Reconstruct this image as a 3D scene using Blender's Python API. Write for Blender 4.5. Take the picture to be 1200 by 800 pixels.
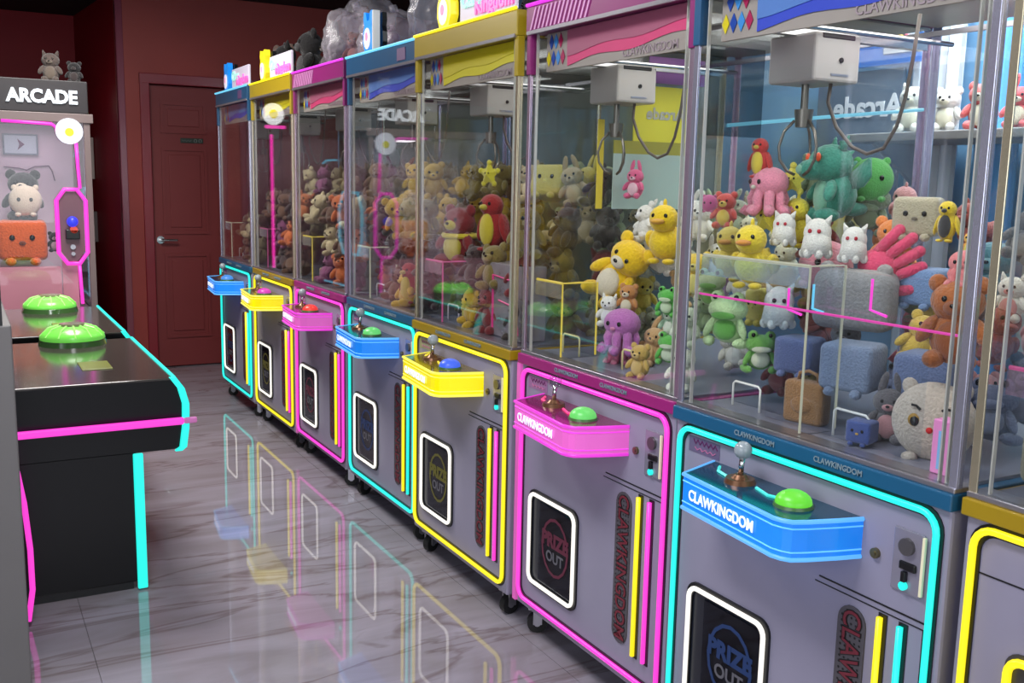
import bpy, bmesh, math, random
from mathutils import Vector, Matrix, Euler
from math import sin, cos, pi, radians
random.seed(7)
for o in list(bpy.data.objects): bpy.data.objects.remove(o)
SC = bpy.context.scene
COL = SC.collection

# ------------------------------------------------------------------ camera
YAW, PITCH, ROLL, FPX = .5083, .1578, .0213, 1171.9
F = Vector((sin(YAW)*cos(PITCH), cos(YAW)*cos(PITCH), -sin(PITCH)))
R0 = Vector((cos(YAW), -sin(YAW), 0)); U0 = R0.cross(F)
Rv = R0*cos(ROLL) + U0*sin(ROLL); Uv = -R0*sin(ROLL) + U0*cos(ROLL)
cd = bpy.data.cameras.new('camera'); cam = bpy.data.objects.new('camera', cd); COL.objects.link(cam)
m = Matrix((Rv, Uv, -F)).transposed().to_4x4(); m.translation = Vector((-1.486, -1.098, 1.405))
cam.matrix_world = m
cd.sensor_width = 36; cd.lens = 36*FPX/1200; cd.clip_start = .02
SC.camera = cam

# ------------------------------------------------------------------ light
w = bpy.data.worlds.new('world'); SC.world = w; w.use_nodes = True
w.node_tree.nodes['Background'].inputs[0].default_value = (.80, .88, 1.0, 1)
w.node_tree.nodes['Background'].inputs[1].default_value = .7
def area(name, loc, aim, sx, sy, power, color=(1, 1, 1)):
    l = bpy.data.lights.new(name, 'AREA'); l.shape = 'RECTANGLE'; l.size = sx; l.size_y = sy
    l.energy = power; l.color = color
    o = bpy.data.objects.new(name, l); COL.objects.link(o); o.location = loc
    o.rotation_euler = (Vector(aim)-Vector(loc)).to_track_quat('-Z', 'Y').to_euler()
    return o
area('storefront_daylight', (-3.9, -.6, 1.5), (0, .4, .8), 3.4, 2.0, 85, (.88, .92, 1.0))  # fill lamp added inside the left wall to light the machine fronts
area('entrance_daylight', (-1.0, -4.3, 1.7), (-.4, 2, 1.0), 3.0, 2.0, 44, (.9, .94, 1.0))
area('ceiling_lamp_light', (-1.3, .6, 2.6), (-1.3, .6, 0), .6, 1.2, 46, (.95, .95, 1.0))  # unseen overhead lamps, added to brighten the aisle and back wall
area('ceiling_lamp_light', (-1.0, 3.8, 2.6), (-1.0, 3.8, 0), .6, 1.2, 66, (1, .95, .92))
area('ceiling_lamp_light', (1.30, .9, 2.55), (1.35, 1.0, 1), .5, 1.6, 60, (.9, .96, 1.0))  # added lamp, brightens the area behind the row
SC.view_settings.view_transform = 'Standard'; SC.view_settings.look = 'None'
SC.view_settings.exposure = 0.0; SC.view_settings.gamma = 1; SC.view_settings.use_curve_mapping = False
SC.cycles.transparent_max_bounces = 48
SC.cycles.max_bounces = 10; SC.cycles.glossy_bounces = 5

# ------------------------------------------------------------------ materials
def lin(c):
    if isinstance(c, str): c = tuple(int(c[i:i+2], 16) for i in (0, 2, 4))
    return tuple((x/255/12.92 if x/255 <= .04045 else ((x/255+.055)/1.055)**2.4) for x in c)
MATS = {}
def mat(key, color=None, rough=.5, metal=0, emit=0, kind='plain', spec=.5, scale=20, bump=.1, color2=None):
    if key in MATS: return MATS[key]
    M = bpy.data.materials.new(key); M.use_nodes = True; nt = M.node_tree; N = nt.nodes; L = nt.links
    b = N['Principled BSDF']; c = lin(color)+(1,)
    b.inputs['Base Color'].default_value = c; b.inputs['Roughness'].default_value = rough
    b.inputs['Metallic'].default_value = metal; b.inputs['Specular IOR Level'].default_value = spec
    if emit:
        b.inputs['Emission Color'].default_value = c; b.inputs['Emission Strength'].default_value = emit
    tc = N.new('ShaderNodeTexCoord')
    if kind in ('plain', 'fur', 'wall'):
        n = N.new('ShaderNodeTexNoise'); n.inputs['Scale'].default_value = {'plain': 6, 'fur': 26, 'wall': 3}[kind] if kind != 'fur' else scale
        n.inputs['Detail'].default_value = 6
        L.new(tc.outputs['Object'], n.inputs['Vector'])
        mx = N.new('ShaderNodeMix'); mx.data_type = 'RGBA'
        k = {'plain': .93, 'fur': .68, 'wall': .85}[kind]
        mx.inputs[6].default_value = tuple(x*k for x in c[:3])+(1,)
        mx.inputs[7].default_value = tuple(min(1, x*(2-k)) for x in c[:3])+(1,) if color2 is None else lin(color2)+(1,)
        L.new(n.outputs['Fac'], mx.inputs[0]); L.new(mx.outputs[2], b.inputs['Base Color'])
        if kind != 'plain':
            bp = N.new('ShaderNodeBump'); bp.inputs['Strength'].default_value = bump*5 if kind == 'fur' else bump
            bp.inputs['Distance'].default_value = .01
            L.new(n.outputs['Fac'], bp.inputs['Height']); L.new(bp.outputs[0], b.inputs['Normal'])
    if kind == 'fur':
        b.inputs['Sheen Weight'].default_value = .3
    MATS[key] = M; return M
def neon(key, color, s=1.0):
    if key in MATS: return MATS[key]
    M = bpy.data.materials.new(key); M.use_nodes = True; b = M.node_tree.nodes['Principled BSDF']
    c = lin(color)+(1,)
    b.inputs['Base Color'].default_value = tuple(x*.3 for x in c[:3])+(1,)
    b.inputs['Emission Color'].default_value = c; b.inputs['Emission Strength'].default_value = s
    b.inputs['Roughness'].default_value = .35
    MATS[key] = M; return M
def glass(key, tint=(.97, .98, .98), gl=1.0, rough=.01, haze=0.0):
    if key in MATS: return MATS[key]
    M = bpy.data.materials.new(key); M.use_nodes = True; nt = M.node_tree; N = nt.nodes; L = nt.links
    N.remove(N['Principled BSDF']); out = N['Material Output']
    tr = N.new('ShaderNodeBsdfTransparent'); tr.inputs[0].default_value = tint+(1,)
    g = N.new('ShaderNodeBsdfGlossy'); g.inputs['Roughness'].default_value = rough; g.inputs[0].default_value = (gl, gl, gl, 1)
    lw = N.new('ShaderNodeLayerWeight'); lw.inputs['Blend'].default_value = .5   # Schlick, the same from both sides of the pane
    pw = N.new('ShaderNodeMath'); pw.operation = 'POWER'; pw.inputs[1].default_value = 5; L.new(lw.outputs['Facing'], pw.inputs[0])
    fr = N.new('ShaderNodeMath'); fr.operation = 'MULTIPLY_ADD'; fr.inputs[1].default_value = .96; fr.inputs[2].default_value = .03; L.new(pw.outputs[0], fr.inputs[0])
    mx = N.new('ShaderNodeMixShader'); L.new(fr.outputs[0], mx.inputs[0]); L.new(tr.outputs[0], mx.inputs[1]); L.new(g.outputs[0], mx.inputs[2])
    last = mx
    if haze:
        d = N.new('ShaderNodeBsdfDiffuse'); d.inputs[0].default_value = (.75, .72, .78, 1)
        tc = N.new('ShaderNodeTexCoord'); n = N.new('ShaderNodeTexNoise'); n.inputs['Scale'].default_value = 9; n.inputs['Detail'].default_value = 4
        L.new(tc.outputs['Object'], n.inputs['Vector'])
        ma = N.new('ShaderNodeMath'); ma.operation = 'MULTIPLY'; ma.inputs[1].default_value = haze*2; L.new(n.outputs['Fac'], ma.inputs[0])
        m2 = N.new('ShaderNodeMixShader'); L.new(ma.outputs[0], m2.inputs[0]); L.new(mx.outputs[0], m2.inputs[1]); L.new(d.outputs[0], m2.inputs[2]); last = m2
    L.new(last.outputs[0], out.inputs['Surface'])
    MATS[key] = M; return M
GLASS = glass('clear glass')
ACRYL = glass('acrylic', (.94, .96, .98))
PLASTIC = glass('plastic bag', (.88, .85, .90), .6, .22, .17)
METAL = mat('brushed aluminium', (178, 176, 184), .28, .85)
CHROME = mat('chrome', (205, 205, 205), .18, 1)
BLACK = mat('black plastic', (14, 14, 16), .35)
RUBBER = mat('black rubber', (18, 18, 18), .6)
GREY = mat('lilac grey powder coat', (142, 138, 158), .42)
DKGREY = mat('dark grey plastic', (58, 56, 64), .4)
WHITE = mat('white plastic', (226, 224, 218), .4)
BEIGEBOX = mat('beige painted steel', (172, 168, 162), .4)
DECK = mat('grey deck', (120, 122, 136), .3)
EYE = mat('black glass eye', (8, 8, 8), .1)
RED = mat('red felt', (200, 30, 30), .7)
NEON = dict(cyan=neon('cyan neon', (38, 228, 214), 1.15), yellow=neon('yellow neon', (246, 226, 30), 1.1),
            pink=neon('pink neon', (238, 62, 196), 1.15), white=neon('white neon', (245, 240, 232), 1.15),
            blue=neon('light blue neon', (110, 205, 240), 1.1), green=neon('green dome light', (120, 235, 70), .75))

# ------------------------------------------------------------------ mesh helpers
def NB(): return bmesh.new()
def box(b, x0, x1, y0, y1, z0, z1, bev=0, seg=2):
    r = bmesh.ops.create_cube(b, size=1)
    for v in r['verts']:
        v.co = Vector(((x0+x1)/2+v.co.x*(x1-x0), (y0+y1)/2+v.co.y*(y1-y0), (z0+z1)/2+v.co.z*(z1-z0)))
    if bev:
        es = list({e for v in r['verts'] for e in v.link_edges})
        bmesh.ops.bevel(b, geom=es, offset=bev, segments=seg, affect='EDGES', profile=.5)
    return b
def ell(b, c, r, rot=(0, 0, 0), u=12, v=8):
    if not isinstance(r, (tuple, list)): r = (r, r, r)
    m = Matrix.Translation(c) @ Euler(rot).to_matrix().to_4x4() @ Matrix.Diagonal((*r, 1))
    bmesh.ops.create_uvsphere(b, u_segments=u, v_segments=v, radius=1, matrix=m); return b
def cyl(b, p, q, r, r2=None, n=12, caps=True):
    p = Vector(p); q = Vector(q); d = q-p
    m = Matrix.Translation((p+q)/2) @ d.to_track_quat('Z', 'Y').to_matrix().to_4x4()
    bmesh.ops.create_cone(b, cap_ends=caps, segments=n, radius1=r, radius2=r if r2 is None else r2, depth=d.length, matrix=m); return b
def tube(b, pts, r, closed=False, n=8):
    pts = [Vector(p) for p in pts]; k = len(pts); rings = []
    up = None
    for i, p in enumerate(pts):
        a = pts[i-1] if (i or closed) else p; c = pts[(i+1) % k] if (i < k-1 or closed) else p
        t = (c-a).normalized()
        if up is None:
            up = t.orthogonal().normalized()
        up = (up-t*up.dot(t)).normalized(); s = t.cross(up)
        sc = 1.0
        if 0 < i < k-1 or closed:
            co = (p-a).normalized().dot((c-p).normalized()); sc = 1/max(.5, math.sqrt((1+co)/2))
        rings.append([b.verts.new(p+(up*cos(2*pi*j/n)+s*sin(2*pi*j/n))*r) for j in range(n)])
    for i in range(k if closed else k-1):
        A = rings[i]; B = rings[(i+1) % k]
        off = 0
        if closed and i == k-1:
            off = min(range(n), key=lambda o: sum((A[j].co-B[(j+o) % n].co).length for j in range(n)))
        for j in range(n):
            b.faces.new((A[j], A[(j+1) % n], B[(j+1+off) % n], B[(j+off) % n]))
    if not closed:
        b.faces.new(rings[0][::-1]); b.faces.new(rings[-1])
    return b
def rrect(y0, y1, z0, z1, r, x=0, seg=5):
    pts = []
    for cy, cz, a0 in ((y1-r, z1-r, 0), (y0+r, z1-r, 90), (y0+r, z0+r, 180), (y1-r, z0+r, 270)):
        for i in range(seg+1):
            a = radians(a0+90*i/seg); pts.append(Vector((x, cy+r*cos(a), cz+r*sin(a))))
    return pts
def prism(b, pts, d):
    """pts: 3D polygon, d: extrusion vector"""
    d = Vector(d); n = len(pts)
    A = [b.verts.new(Vector(p)) for p in pts]; B = [b.verts.new(Vector(p)+d) for p in pts]
    b.faces.new(A); b.faces.new(B[::-1])
    for i in range(n): b.faces.new((A[i], B[i], B[(i+1) % n], A[(i+1) % n]))
    return b
def frame_ring(b, outer, inner, d):
    """flat ring between two equal-length loops, extruded by d"""
    d = Vector(d); n = len(outer)
    o = [b.verts.new(p) for p in outer]; i_ = [b.verts.new(p) for p in inner]
    o2 = [b.verts.new(p+d) for p in outer]; i2 = [b.verts.new(p+d) for p in inner]
    for k in range(n):
        j = (k+1) % n
        b.faces.new((o[k], o[j], i_[j], i_[k])); b.faces.new((o2[j], o2[k], i2[k], i2[j]))
        b.faces.new((o[k], o2[k], o2[j], o[j])); b.faces.new((i_[k], i_[j], i2[j], i2[k]))
    return b
def octo(x0, x1, z0, z1, c): return [(x0+c, z1), (x1-c, z1), (x1, z1-c*1.4), (x1, z0+c*1.4), (x1-c, z0), (x0+c, z0), (x0, z0+c*1.4), (x0, z1-c*1.4)]
CACHE = {}
def mesh(key, fn, smooth=False):
    if key in CACHE: return CACHE[key]
    b = fn(NB()) if callable(fn) else fn
    bmesh.ops.recalc_face_normals(b, faces=b.faces)
    me = bpy.data.meshes.new(key); b.to_mesh(me); b.free()
    if smooth is True: me.shade_smooth()
    elif smooth:
        me.shade_smooth(); me.set_sharp_from_angle(angle=radians(smooth))
    me.materials.append(None)
    CACHE[key] = me; return me
def text_mesh(key, s, size, bold=0, extrude=.001, align='CENTER'):
    if key in CACHE: return CACHE[key]
    c = bpy.data.curves.new(key, 'FONT'); c.body = s; c.size = size; c.extrude = extrude; c.offset = bold
    c.align_x = align; c.align_y = 'CENTER'; c.resolution_u = 3
    o = bpy.data.objects.new(key, c); COL.objects.link(o)
    dg = bpy.context.evaluated_depsgraph_get(); me = bpy.data.meshes.new_from_object(o.evaluated_get(dg))
    bpy.data.objects.remove(o); me.materials.clear(); me.materials.append(None); CACHE[key] = me; return me
def link(name, me, material, parent=None, loc=(0, 0, 0), rot=(0, 0, 0), scale=(1, 1, 1)):
    o = bpy.data.objects.new(name, me); COL.objects.link(o)
    if parent: o.parent = parent
    o.location = loc; o.rotation_euler = rot; o.scale = scale if isinstance(scale, (tuple, list, Vector)) else (scale,)*3
    if material is not None and me is not None:
        if not me.materials: me.materials.append(None)
        o.material_slots[0].link = 'OBJECT'; o.material_slots[0].material = material
    return o
def thing(name, label, cat, loc=(0, 0, 0), rz=0, group=None):
    o = link(name, None, None, None, loc, (0, 0, rz)); o.empty_display_size = .05
    o['label'] = label; o['category'] = cat
    if group: o['group'] = group
    return o
def tag(o, label, cat, group=None):
    o['label'] = label; o['category'] = cat
    if group: o['group'] = group
    return o
def structure(o, label=None):
    o['kind'] = 'structure'
    if label: o['label'] = label
    return o
def once(key, fn, smooth=False): return mesh(key, fn, smooth)
ROT_FACE = Matrix(((0, 0, -1), (-1, 0, 0), (0, 1, 0))).to_euler()      # text read from the aisle, running towards -y
ROT_DOWN = Matrix(((0, 0, -1), (0, -1, 0), (-1, 0, 0))).to_euler()     # text running downwards
ROT_NEAR = Matrix(((1, 0, 0), (0, 0, -1), (0, 1, 0))).to_euler()       # text facing -y

# ------------------------------------------------------------------ room
fl = link('floor', mesh('floor_slab', lambda b: box(b, -4.2, 3.2, -4.6, 8.2, -.10, -.008)), mat('grey grout', (96, 90, 90), .4)); structure(fl, 'glossy grey marble tile floor')
FT = bpy.data.materials.new('polished grey marble'); FT.use_nodes = True
def build_marble(M):
    nt = M.node_tree; N = nt.nodes; L = nt.links; b = N['Principled BSDF']
    g = N.new('ShaderNodeNewGeometry'); mp = N.new('ShaderNodeMapping'); L.new(g.outputs['Position'], mp.inputs[0])
    mp.inputs['Rotation'].default_value = (0, 0, radians(28)); mp.inputs['Scale'].default_value = (.8, 3.6, 1)
    n1 = N.new('ShaderNodeTexNoise'); n1.inputs['Scale'].default_value = 1.7; n1.inputs['Detail'].default_value = 8; n1.inputs['Distortion'].default_value = 1.2
    L.new(mp.outputs[0], n1.inputs['Vector'])
    cr = N.new('ShaderNodeValToRGB'); L.new(n1.outputs['Fac'], cr.inputs[0])
    e = cr.color_ramp.elements; e[0].position = .30; e[0].color = lin((134, 128, 134))+(1,); e[1].position = .75; e[1].color = lin((160, 156, 168))+(1,)
    n2 = N.new('ShaderNodeTexNoise'); n2.inputs['Scale'].default_value = 1.1; n2.inputs['Detail'].default_value = 5; n2.inputs['Distortion'].default_value = .8
    L.new(mp.outputs[0], n2.inputs['Vector'])
    c2 = N.new('ShaderNodeValToRGB'); L.new(n2.outputs['Fac'], c2.inputs[0])
    e = c2.color_ramp.elements; e[0].position = .475; e[0].color = (0, 0, 0, 1); e[1].position = .50; e[1].color = (1, 1, 1, 1)
    e3 = c2.color_ramp.elements.new(.525); e3.color = (0, 0, 0, 1)
    mx = N.new('ShaderNodeMix'); mx.data_type = 'RGBA'; mx.inputs[7].default_value = lin((88, 66, 60))+(1,)
    ml = N.new('ShaderNodeMath'); ml.operation = 'MULTIPLY'; ml.inputs[1].default_value = .5
    L.new(c2.outputs[0], ml.inputs[0]); L.new(ml.outputs[0], mx.inputs[0]); L.new(cr.outputs[0], mx.inputs[6])
    L.new(mx.outputs[2], b.inputs['Base Color']); b.inputs['Roughness'].default_value = .025; b.inputs['IOR'].default_value = 1.75
build_marble(FT)
tm = mesh('floor_tile', lambda b: box(b, .0008, 1.1992, .0008, 2.3992, -.008, 0))
for i in range(6):
    for j in range(6):
        x = -3.6+i*1.2; y = -6.0+2.4*j+(.0 if i % 2 else 1.2)
        if y < -5 or y > 7: continue
        link('tile', tm, FT, fl, (x, y, 0))
MAROON = mat('maroon wall paint', (148, 62, 56), .5, spec=.3, kind='wall', bump=.05)
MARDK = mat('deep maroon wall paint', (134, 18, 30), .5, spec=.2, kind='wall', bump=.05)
MARTRIM = mat('crimson trim paint', (128, 24, 38), .3)
CEIL = mat('matt black ceiling paint', (13, 13, 14), .8)
structure(link('ceiling', mesh('ceiling', lambda b: box(b, -4.2, 3.2, -4.6, 8.2, 2.66, 2.76)), CEIL))
YB = 6.45
bw = NB()
box(bw, -.44, -.305, YB, YB+.14, 0, 2.66); box(bw, -.24, 3.2, YB, YB+.14, 2.03+.075, 2.66); box(bw, .68, 3.2, YB, YB+.14, 0, 2.105)
box(bw, -.305, -.24, YB, YB+.14, 2.105, 2.66)
wb = structure(link('wall_back', mesh('wall_back', bw), MAROON))
link('corner_guard', mesh('corner_guard', lambda b: box(b, -.447, -.40, YB-.006, YB+.05, 0, 2.66, .004)), mat('glossy maroon trim', (128, 62, 78), .15), wb)
structure(link('wall_alcove', mesh('wall_alcove', lambda b: prism(b, [(-.44, YB+.14, 0), (-.34, YB+.14, 0), (-.45, 8.0, 0), (-.55, 8.0, 0)], (0, 0, 2.66))), MARDK))
structure(link('wall_far', mesh('wall_far', lambda b: box(b, -4.2, 3.2, 8.0, 8.12, 0, 2.66)), MARDK))
structure(link('wall_left', mesh('wall_left', lambda b: box(b, -4.2, -4.1, -4.6, 8, 0, 2.66)), mat('grey painted wall', (120, 112, 112), .6, kind='wall')))
WR = mat('light blue wall paint', (120, 168, 205), .5, kind='wall')
wr = structure(link('wall_right', mesh('wall_right', lambda b: box(b, 3.1, 3.2, -4.6, YB, 0, 2.66)), WR))
# door
DOORP = mat('dusty maroon door paint', (122, 52, 52), .45, spec=.3)
dr = structure(link('door_1', mesh('door_leaf', lambda b: box(b, -.235, .625, YB+.04, YB+.08, .01, 2.03)), DOORP), 'maroon six-panel door in the back wall')
def doorframe(b):
    box(b, -.305, -.24, YB-.02, YB+.1, 0, 2.10, .004); box(b, .63, .695, YB-.02, YB+.1, 0, 2.10, .004); box(b, -.305, .695, YB-.021, YB+.1, 2.035, 2.105, .004); return b
link('door_frame', mesh('door_frame', doorframe), MARTRIM, dr)
def dpanel(b, wd, h):
    # raised field inside a moulded ring
    frame_ring(b, [Vector((x, 0, z)) for x, z in ((0, 0), (wd, 0), (wd, h), (0, h))], [Vector((x, 0, z)) for x, z in ((.022, .022), (wd-.022, .022), (wd-.022, h-.022), (.022, h-.022))], (0, -.010, 0))
    box(b, .05, wd-.05, -.008, 0, .05, h-.05, .004); return b
for x in (-.165, .225):
    for z, h in ((.22, .62), (.98, .62), (1.70, .22)):
        link('door_panel', mesh('dpanel%g' % h, lambda b, h=h: dpanel(b, .32, h)), DOORP, dr, (x, YB+.04, z))
hd = link('door_handle', mesh('door_handle', lambda b: cyl(cyl(cyl(b, (-.19, YB+.04, .94), (-.19, YB+.03, .94), .028), (-.19, YB+.04, .94), (-.19, YB-.02, .94), .009), (-.195, YB-.015, .94), (-.08, YB-.015, .94), .009), 40), CHROME, dr); hd['label'] = 'chrome lever handle'
sg = link('door_sign', mesh('door_sign', lambda b: box(b, -.03, .13, YB+.033, YB+.04, 1.635, 1.67, .002)), mat('dark green sign', (42, 52, 46), .4), dr); sg['label'] = 'small dark sign plate'
for x_ in (.075, .108):
    link('sign_ring', mesh('sign_ring', lambda b: tube(b, [(.010*cos(a*.785), YB+.032, 1.652+.012*sin(a*.785)) for a in range(8)], .0022, True, 6)), mat('grey lettering', (120, 124, 120), .5), sg, (x_, 0, 0))
link('sign_stroke', mesh('sign_str', lambda b: tube(b, [(-.02+i*.011, YB+.032, 1.652+.005*(-1)**i) for i in range(7)], .0016, n=5)), MATS['grey lettering'], sg)
structure(link('baseboard_back', mesh('baseboard_back', lambda b: box(box(b, -.44, -.306, YB-.012, YB, 0, .08), .696, 3.1, YB-.012, YB, 0, .08)), MARTRIM))
# alcove wall fittings
sw = link('switch_plate', mesh('switch_plate', lambda b: box(box(b, -.545, -.508, 7.40, 7.66, 1.36, 1.68, .004), -.555, -.54, 7.47, 7.59, 1.42, 1.62, .002)), mat('cream plastic', (170, 158, 150), .4)); tag(sw, 'tall cream switch plate on the dark red wall beside the lit arcade machine', 'switch plate')
sb = thing('socket_box', 'grey wall box with two sockets right of the pink octagon light', 'socket box', (-.53, 7.40, .99))
link('box_body', mesh('sock', lambda b: box(b, -.06, .03, 0, .26, -.12, .12, .006)), mat('grey pvc', (112, 100, 98), .5), sb)
for dz in (-.05, .04): link('socket', mesh('sock2', lambda b: box(b, -.045, .0, -.006, .002, -.02, .02, .003)), BLACK, sb, (0, 0, dz))
for i, (cx, cy) in enumerate(((-1.3, .6), (-1.0, 3.8), (1.30, .9))):  # unseen glowing panels added to go with the overhead lamps
    t = thing('ceiling_light', ['recessed ceiling panel light above the aisle near the camera', 'recessed ceiling panel light above the far end of the aisle', 'recessed ceiling panel light behind the row of claw machines'][i], 'ceiling light', (cx, cy, 2.66))
    link('frame', mesh('clf', lambda b: frame_ring(b, [Vector((x*.34, y*.64, 0)) for x, y in ((-1, -1), (1, -1), (1, 1), (-1, 1))], [Vector((x*.31, y*.61, 0)) for x, y in ((-1, -1), (1, -1), (1, 1), (-1, 1))], (0, 0, -.02))), WHITE, t)
    link('diffuser', mesh('cld', lambda b: box(b, -.31, .31, -.61, .61, -.012, -.004)), neon('lamp diffuser', (250, 248, 245), 2.2), t)

# ------------------------------------------------------------------ things behind the row (seen through the glass)
def panel(name, x, y0, y1, z0, z1, m, label, cat, th=.03, group=None):
    o = link(name, mesh('%s%g%g' % (name, y0, z0), lambda b: box(b, x, x+th, y0, y1, z0, z1, .003)), m)
    if label: tag(o, label, cat, group)
    return o
FAB = lambda k, c: mat(k, c, .7, kind='wall', bump=.3)
part_wall = structure(link('wall_partition', mesh('wall_partition', lambda b: box(b, 1.72, 1.78, -3.2, 5.6, 0, 2.66)), WR), 'blue partition wall behind the machines')
for k, (y0, y1, c) in enumerate(((1.32, 1.55, (196, 204, 214)), (1.08, 1.26, (96, 168, 224)), (.86, 1.03, (190, 206, 198)), (.60, .80, (98, 160, 214)), (.3, .55, (200, 200, 196)))):
    b = NB(); n = 9
    pts = [(1.66+.018*sin(i*2.3), y0+(y1-y0)*i/n, .3) for i in range(n+1)]
    prism(b, pts+[(p[0]+.006, p[1], .3) for p in pts[::-1]], (0, 0, 2.1))
    tag(link('hanging_curtain', mesh('curt%d' % k, b), FAB('curtain%d' % k, c)), ['pale grey fabric strip hanging on the blue wall left of the shelf', 'bright blue fabric strip hanging behind the plush shelf', 'pale green fabric strip hanging right behind the shelf', 'blue fabric strip hanging near the right frame edge', 'off white fabric strip rightmost on the partition wall'][k], 'curtain')
dp = thing('glass_poster', 'dark grey poster panel with mirrored white Arcade lettering behind the claw box', 'poster', (1.64, 1.76, 0))
link('board', mesh('gpost', lambda b: box(b, 0, .02, -.20, .22, .9, 1.86, .003)), mat('slate board', (92, 104, 122), .25), dp)
o = link('lettering', text_mesh('arc_m', 'Arcade', .115, .003), mat('pale lettering', (222, 226, 232), .5), dp, (-.004, -.04, 1.72), ROT_FACE, (-1, 1, 1))
bp_ = thing('rainbow_poster', 'blue square poster with a white framed rainbow picture high on the wall', 'poster', (1.62, 1.60, 0))
link('sheet', mesh('rpost', lambda b: box(b, 0, .012, -.13, .17, 1.87, 2.10, .002)), mat('royal blue paper', (52, 112, 196), .5), bp_)
link('picture', mesh('rpic', lambda b: box(b, -.004, .001, -.10, .04, 1.91, 2.03, .001)), mat('pale paper', (206, 208, 214), .5), bp_)
for k, c in enumerate(((210, 90, 110), (230, 190, 90), (90, 120, 200))):
    r = .045-.012*k
    link('rainbow_arc', mesh('arc%d' % k, lambda b, r=r: tube(b, [(-.008, -.03+r*cos(radians(a)), 1.94+r*sin(radians(a))) for a in range(0, 181, 15)], .005)), mat('arcink%d' % k, c, .5), bp_)
shelf = thing('wall_shelf', 'narrow grey shelf on the blue wall carrying white and pink plush', 'shelf', (1.40, 1.0, 1.60))
link('board', mesh('shelfb', lambda b: box(b, -.08, .28, -.35, .52, -.03, 0, .004)), mat('shelf grey', (150, 148, 146), .5), shelf)
for yy in (-.25, .45): link('bracket', mesh('shelfbr', lambda b: prism(b, [(.25, -.01, -.03), (.25, -.01, -.2), (-.02, -.01, -.03)], (0, .02, 0))), METAL, shelf, (0, yy, 0))

# ------------------------------------------------------------------ plush prototypes (unit half height, facing -x)
def P_bear(b, ears='round', q=1):
    u, v = (14, 10) if q else (10, 7)
    ell(b, (0, 0, -.35), (.5, .52, .58), u=u, v=v); ell(b, (-.04, 0, .42), (.48, .55, .46), u=u, v=v)
    if ears == 'round':
        for s in (-1, 1): ell(b, (0, s*.42, .78), (.12, .2, .2), u=10, v=7)
    elif ears == 'long':
        for s in (-1, 1): ell(b, (0, s*.24, 1.05), (.09, .14, .42), (s*.25, 0, 0), u=10, v=7)
    elif ears == 'point':
        for s in (-1, 1): cyl(b, (0, s*.34, .7), (0, s*.44, 1.05), .17, .03, 8)
    for s in (-1, 1):
        ell(b, (-.22, s*.52, -.18), (.19, .16, .36), (s*.5, .5, 0), u=10, v=7)
        ell(b, (-.42, s*.32, -.78), (.36, .2, .2), (0, 0, -s*.25), u=10, v=7)
    return b
def P_cube(b):
    box(b, -.78, .78, -.85, .85, -.75, .75, .22, 3)
    for s in (-1, 1): ell(b, (-.72, s*.42, -.78), (.24, .2, .16), u=8, v=6)
    return b
def P_pillow(b):
    box(b, -.5, .5, -1.05, 1.05, -.8, .8, .34, 4)
    for s in (-1, 1): ell(b, (-.1, s*.75, .78), (.18, .22, .2), u=8, v=6)
    return b
def P_round(b):
    ell(b, (0, 0, 0), (.55, 1.0, .98), u=20, v=14)
    for s in (-1, 1): ell(b, (.1, s*.62, .78), (.15, .2, .24), (s*-.4, 0, 0), u=8, v=6)
    for s in (-1, 1): ell(b, (-.3, s*.45, -.9), (.2, .2, .14), u=8, v=6)
    return b
def P_duck(b):
    ell(b, (.1, 0, -.3), (.72, .56, .56)); ell(b, (-.25, 0, .45), (.44, .46, .44))
    for s in (-1, 1): ell(b, (.12, s*.56, -.22), (.42, .12, .28), (0, .3, 0)); ell(b, (-.35, s*.25, -.86), (.25, .18, .1))
    cyl(b, (.6, 0, -.1), (.98, 0, .15), .26, .05, 10)
    ell(b, (-.2, 0, .93), (.08, .06, .14)); return b
def P_dragon(b):
    ell(b, (.15, 0, -.4), (.5, .5, .6)); ell(b, (-.05, 0, .35), (.55, .52, .48), u=14, v=10); ell(b, (-.5, 0, .2), (.38, .36, .26))
    for i in range(5): cyl(b, (.2+.1*i, 0, .8-.25*i), (.42+.1*i, 0, .92-.25*i), .13, .02, 6)
    for s in (-1, 1):
        ell(b, (-.2, s*.48, -.3), (.16, .14, .34), (s*.6, .5, 0)); ell(b, (-.2, s*.35, -.9), (.34, .22, .18)); cyl(b, (.1, s*.3, .7), (.2, s*.42, 1.02), .12, .02, 7)
        prism(b, [(.3, s*.3, .1), (.5, s*1.0, .5), (.52, s*1.05, .05), (.45, s*.8, -.2), (.35, s*.4, -.25)], (.06, 0, 0))
    ell(b, (.7, .25, -.75), (.5, .2, .18), (0, 0, .5)); return b
def P_frog(b):
    ell(b, (.05, 0, -.35), (.5, .58, .5)); ell(b, (-.1, 0, .3), (.5, .68, .42), u=14, v=10)
    for s in (-1, 1):
        ell(b, (-.2, s*.36, .68), (.2, .22, .22)); ell(b, (-.25, s*.55, -.3), (.15, .14, .38), (s*.4, .3, 0)); ell(b, (-.2, s*.58, -.78), (.45, .2, .18), (0, 0, s*.4))
    return b
def P_star(b):
    pts = []
    for i in range(10):
        r = 1.0 if i % 2 == 0 else .5; a = pi/2+i*pi/5; pts.append(Vector((0, r*cos(a), r*sin(a))))
    c0 = b.verts.new((-.34, 0, 0)); c1 = b.verts.new((.34, 0, 0)); vs = [b.verts.new(p) for p in pts]
    for i in range(10): b.faces.new((c0, vs[i], vs[(i+1) % 10])); b.faces.new((c1, vs[(i+1) % 10], vs[i]))
    for i in range(0, 10, 2): ell(b, pts[i]*.78, (.16, .2, .2), u=8, v=6)
    return b
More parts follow.
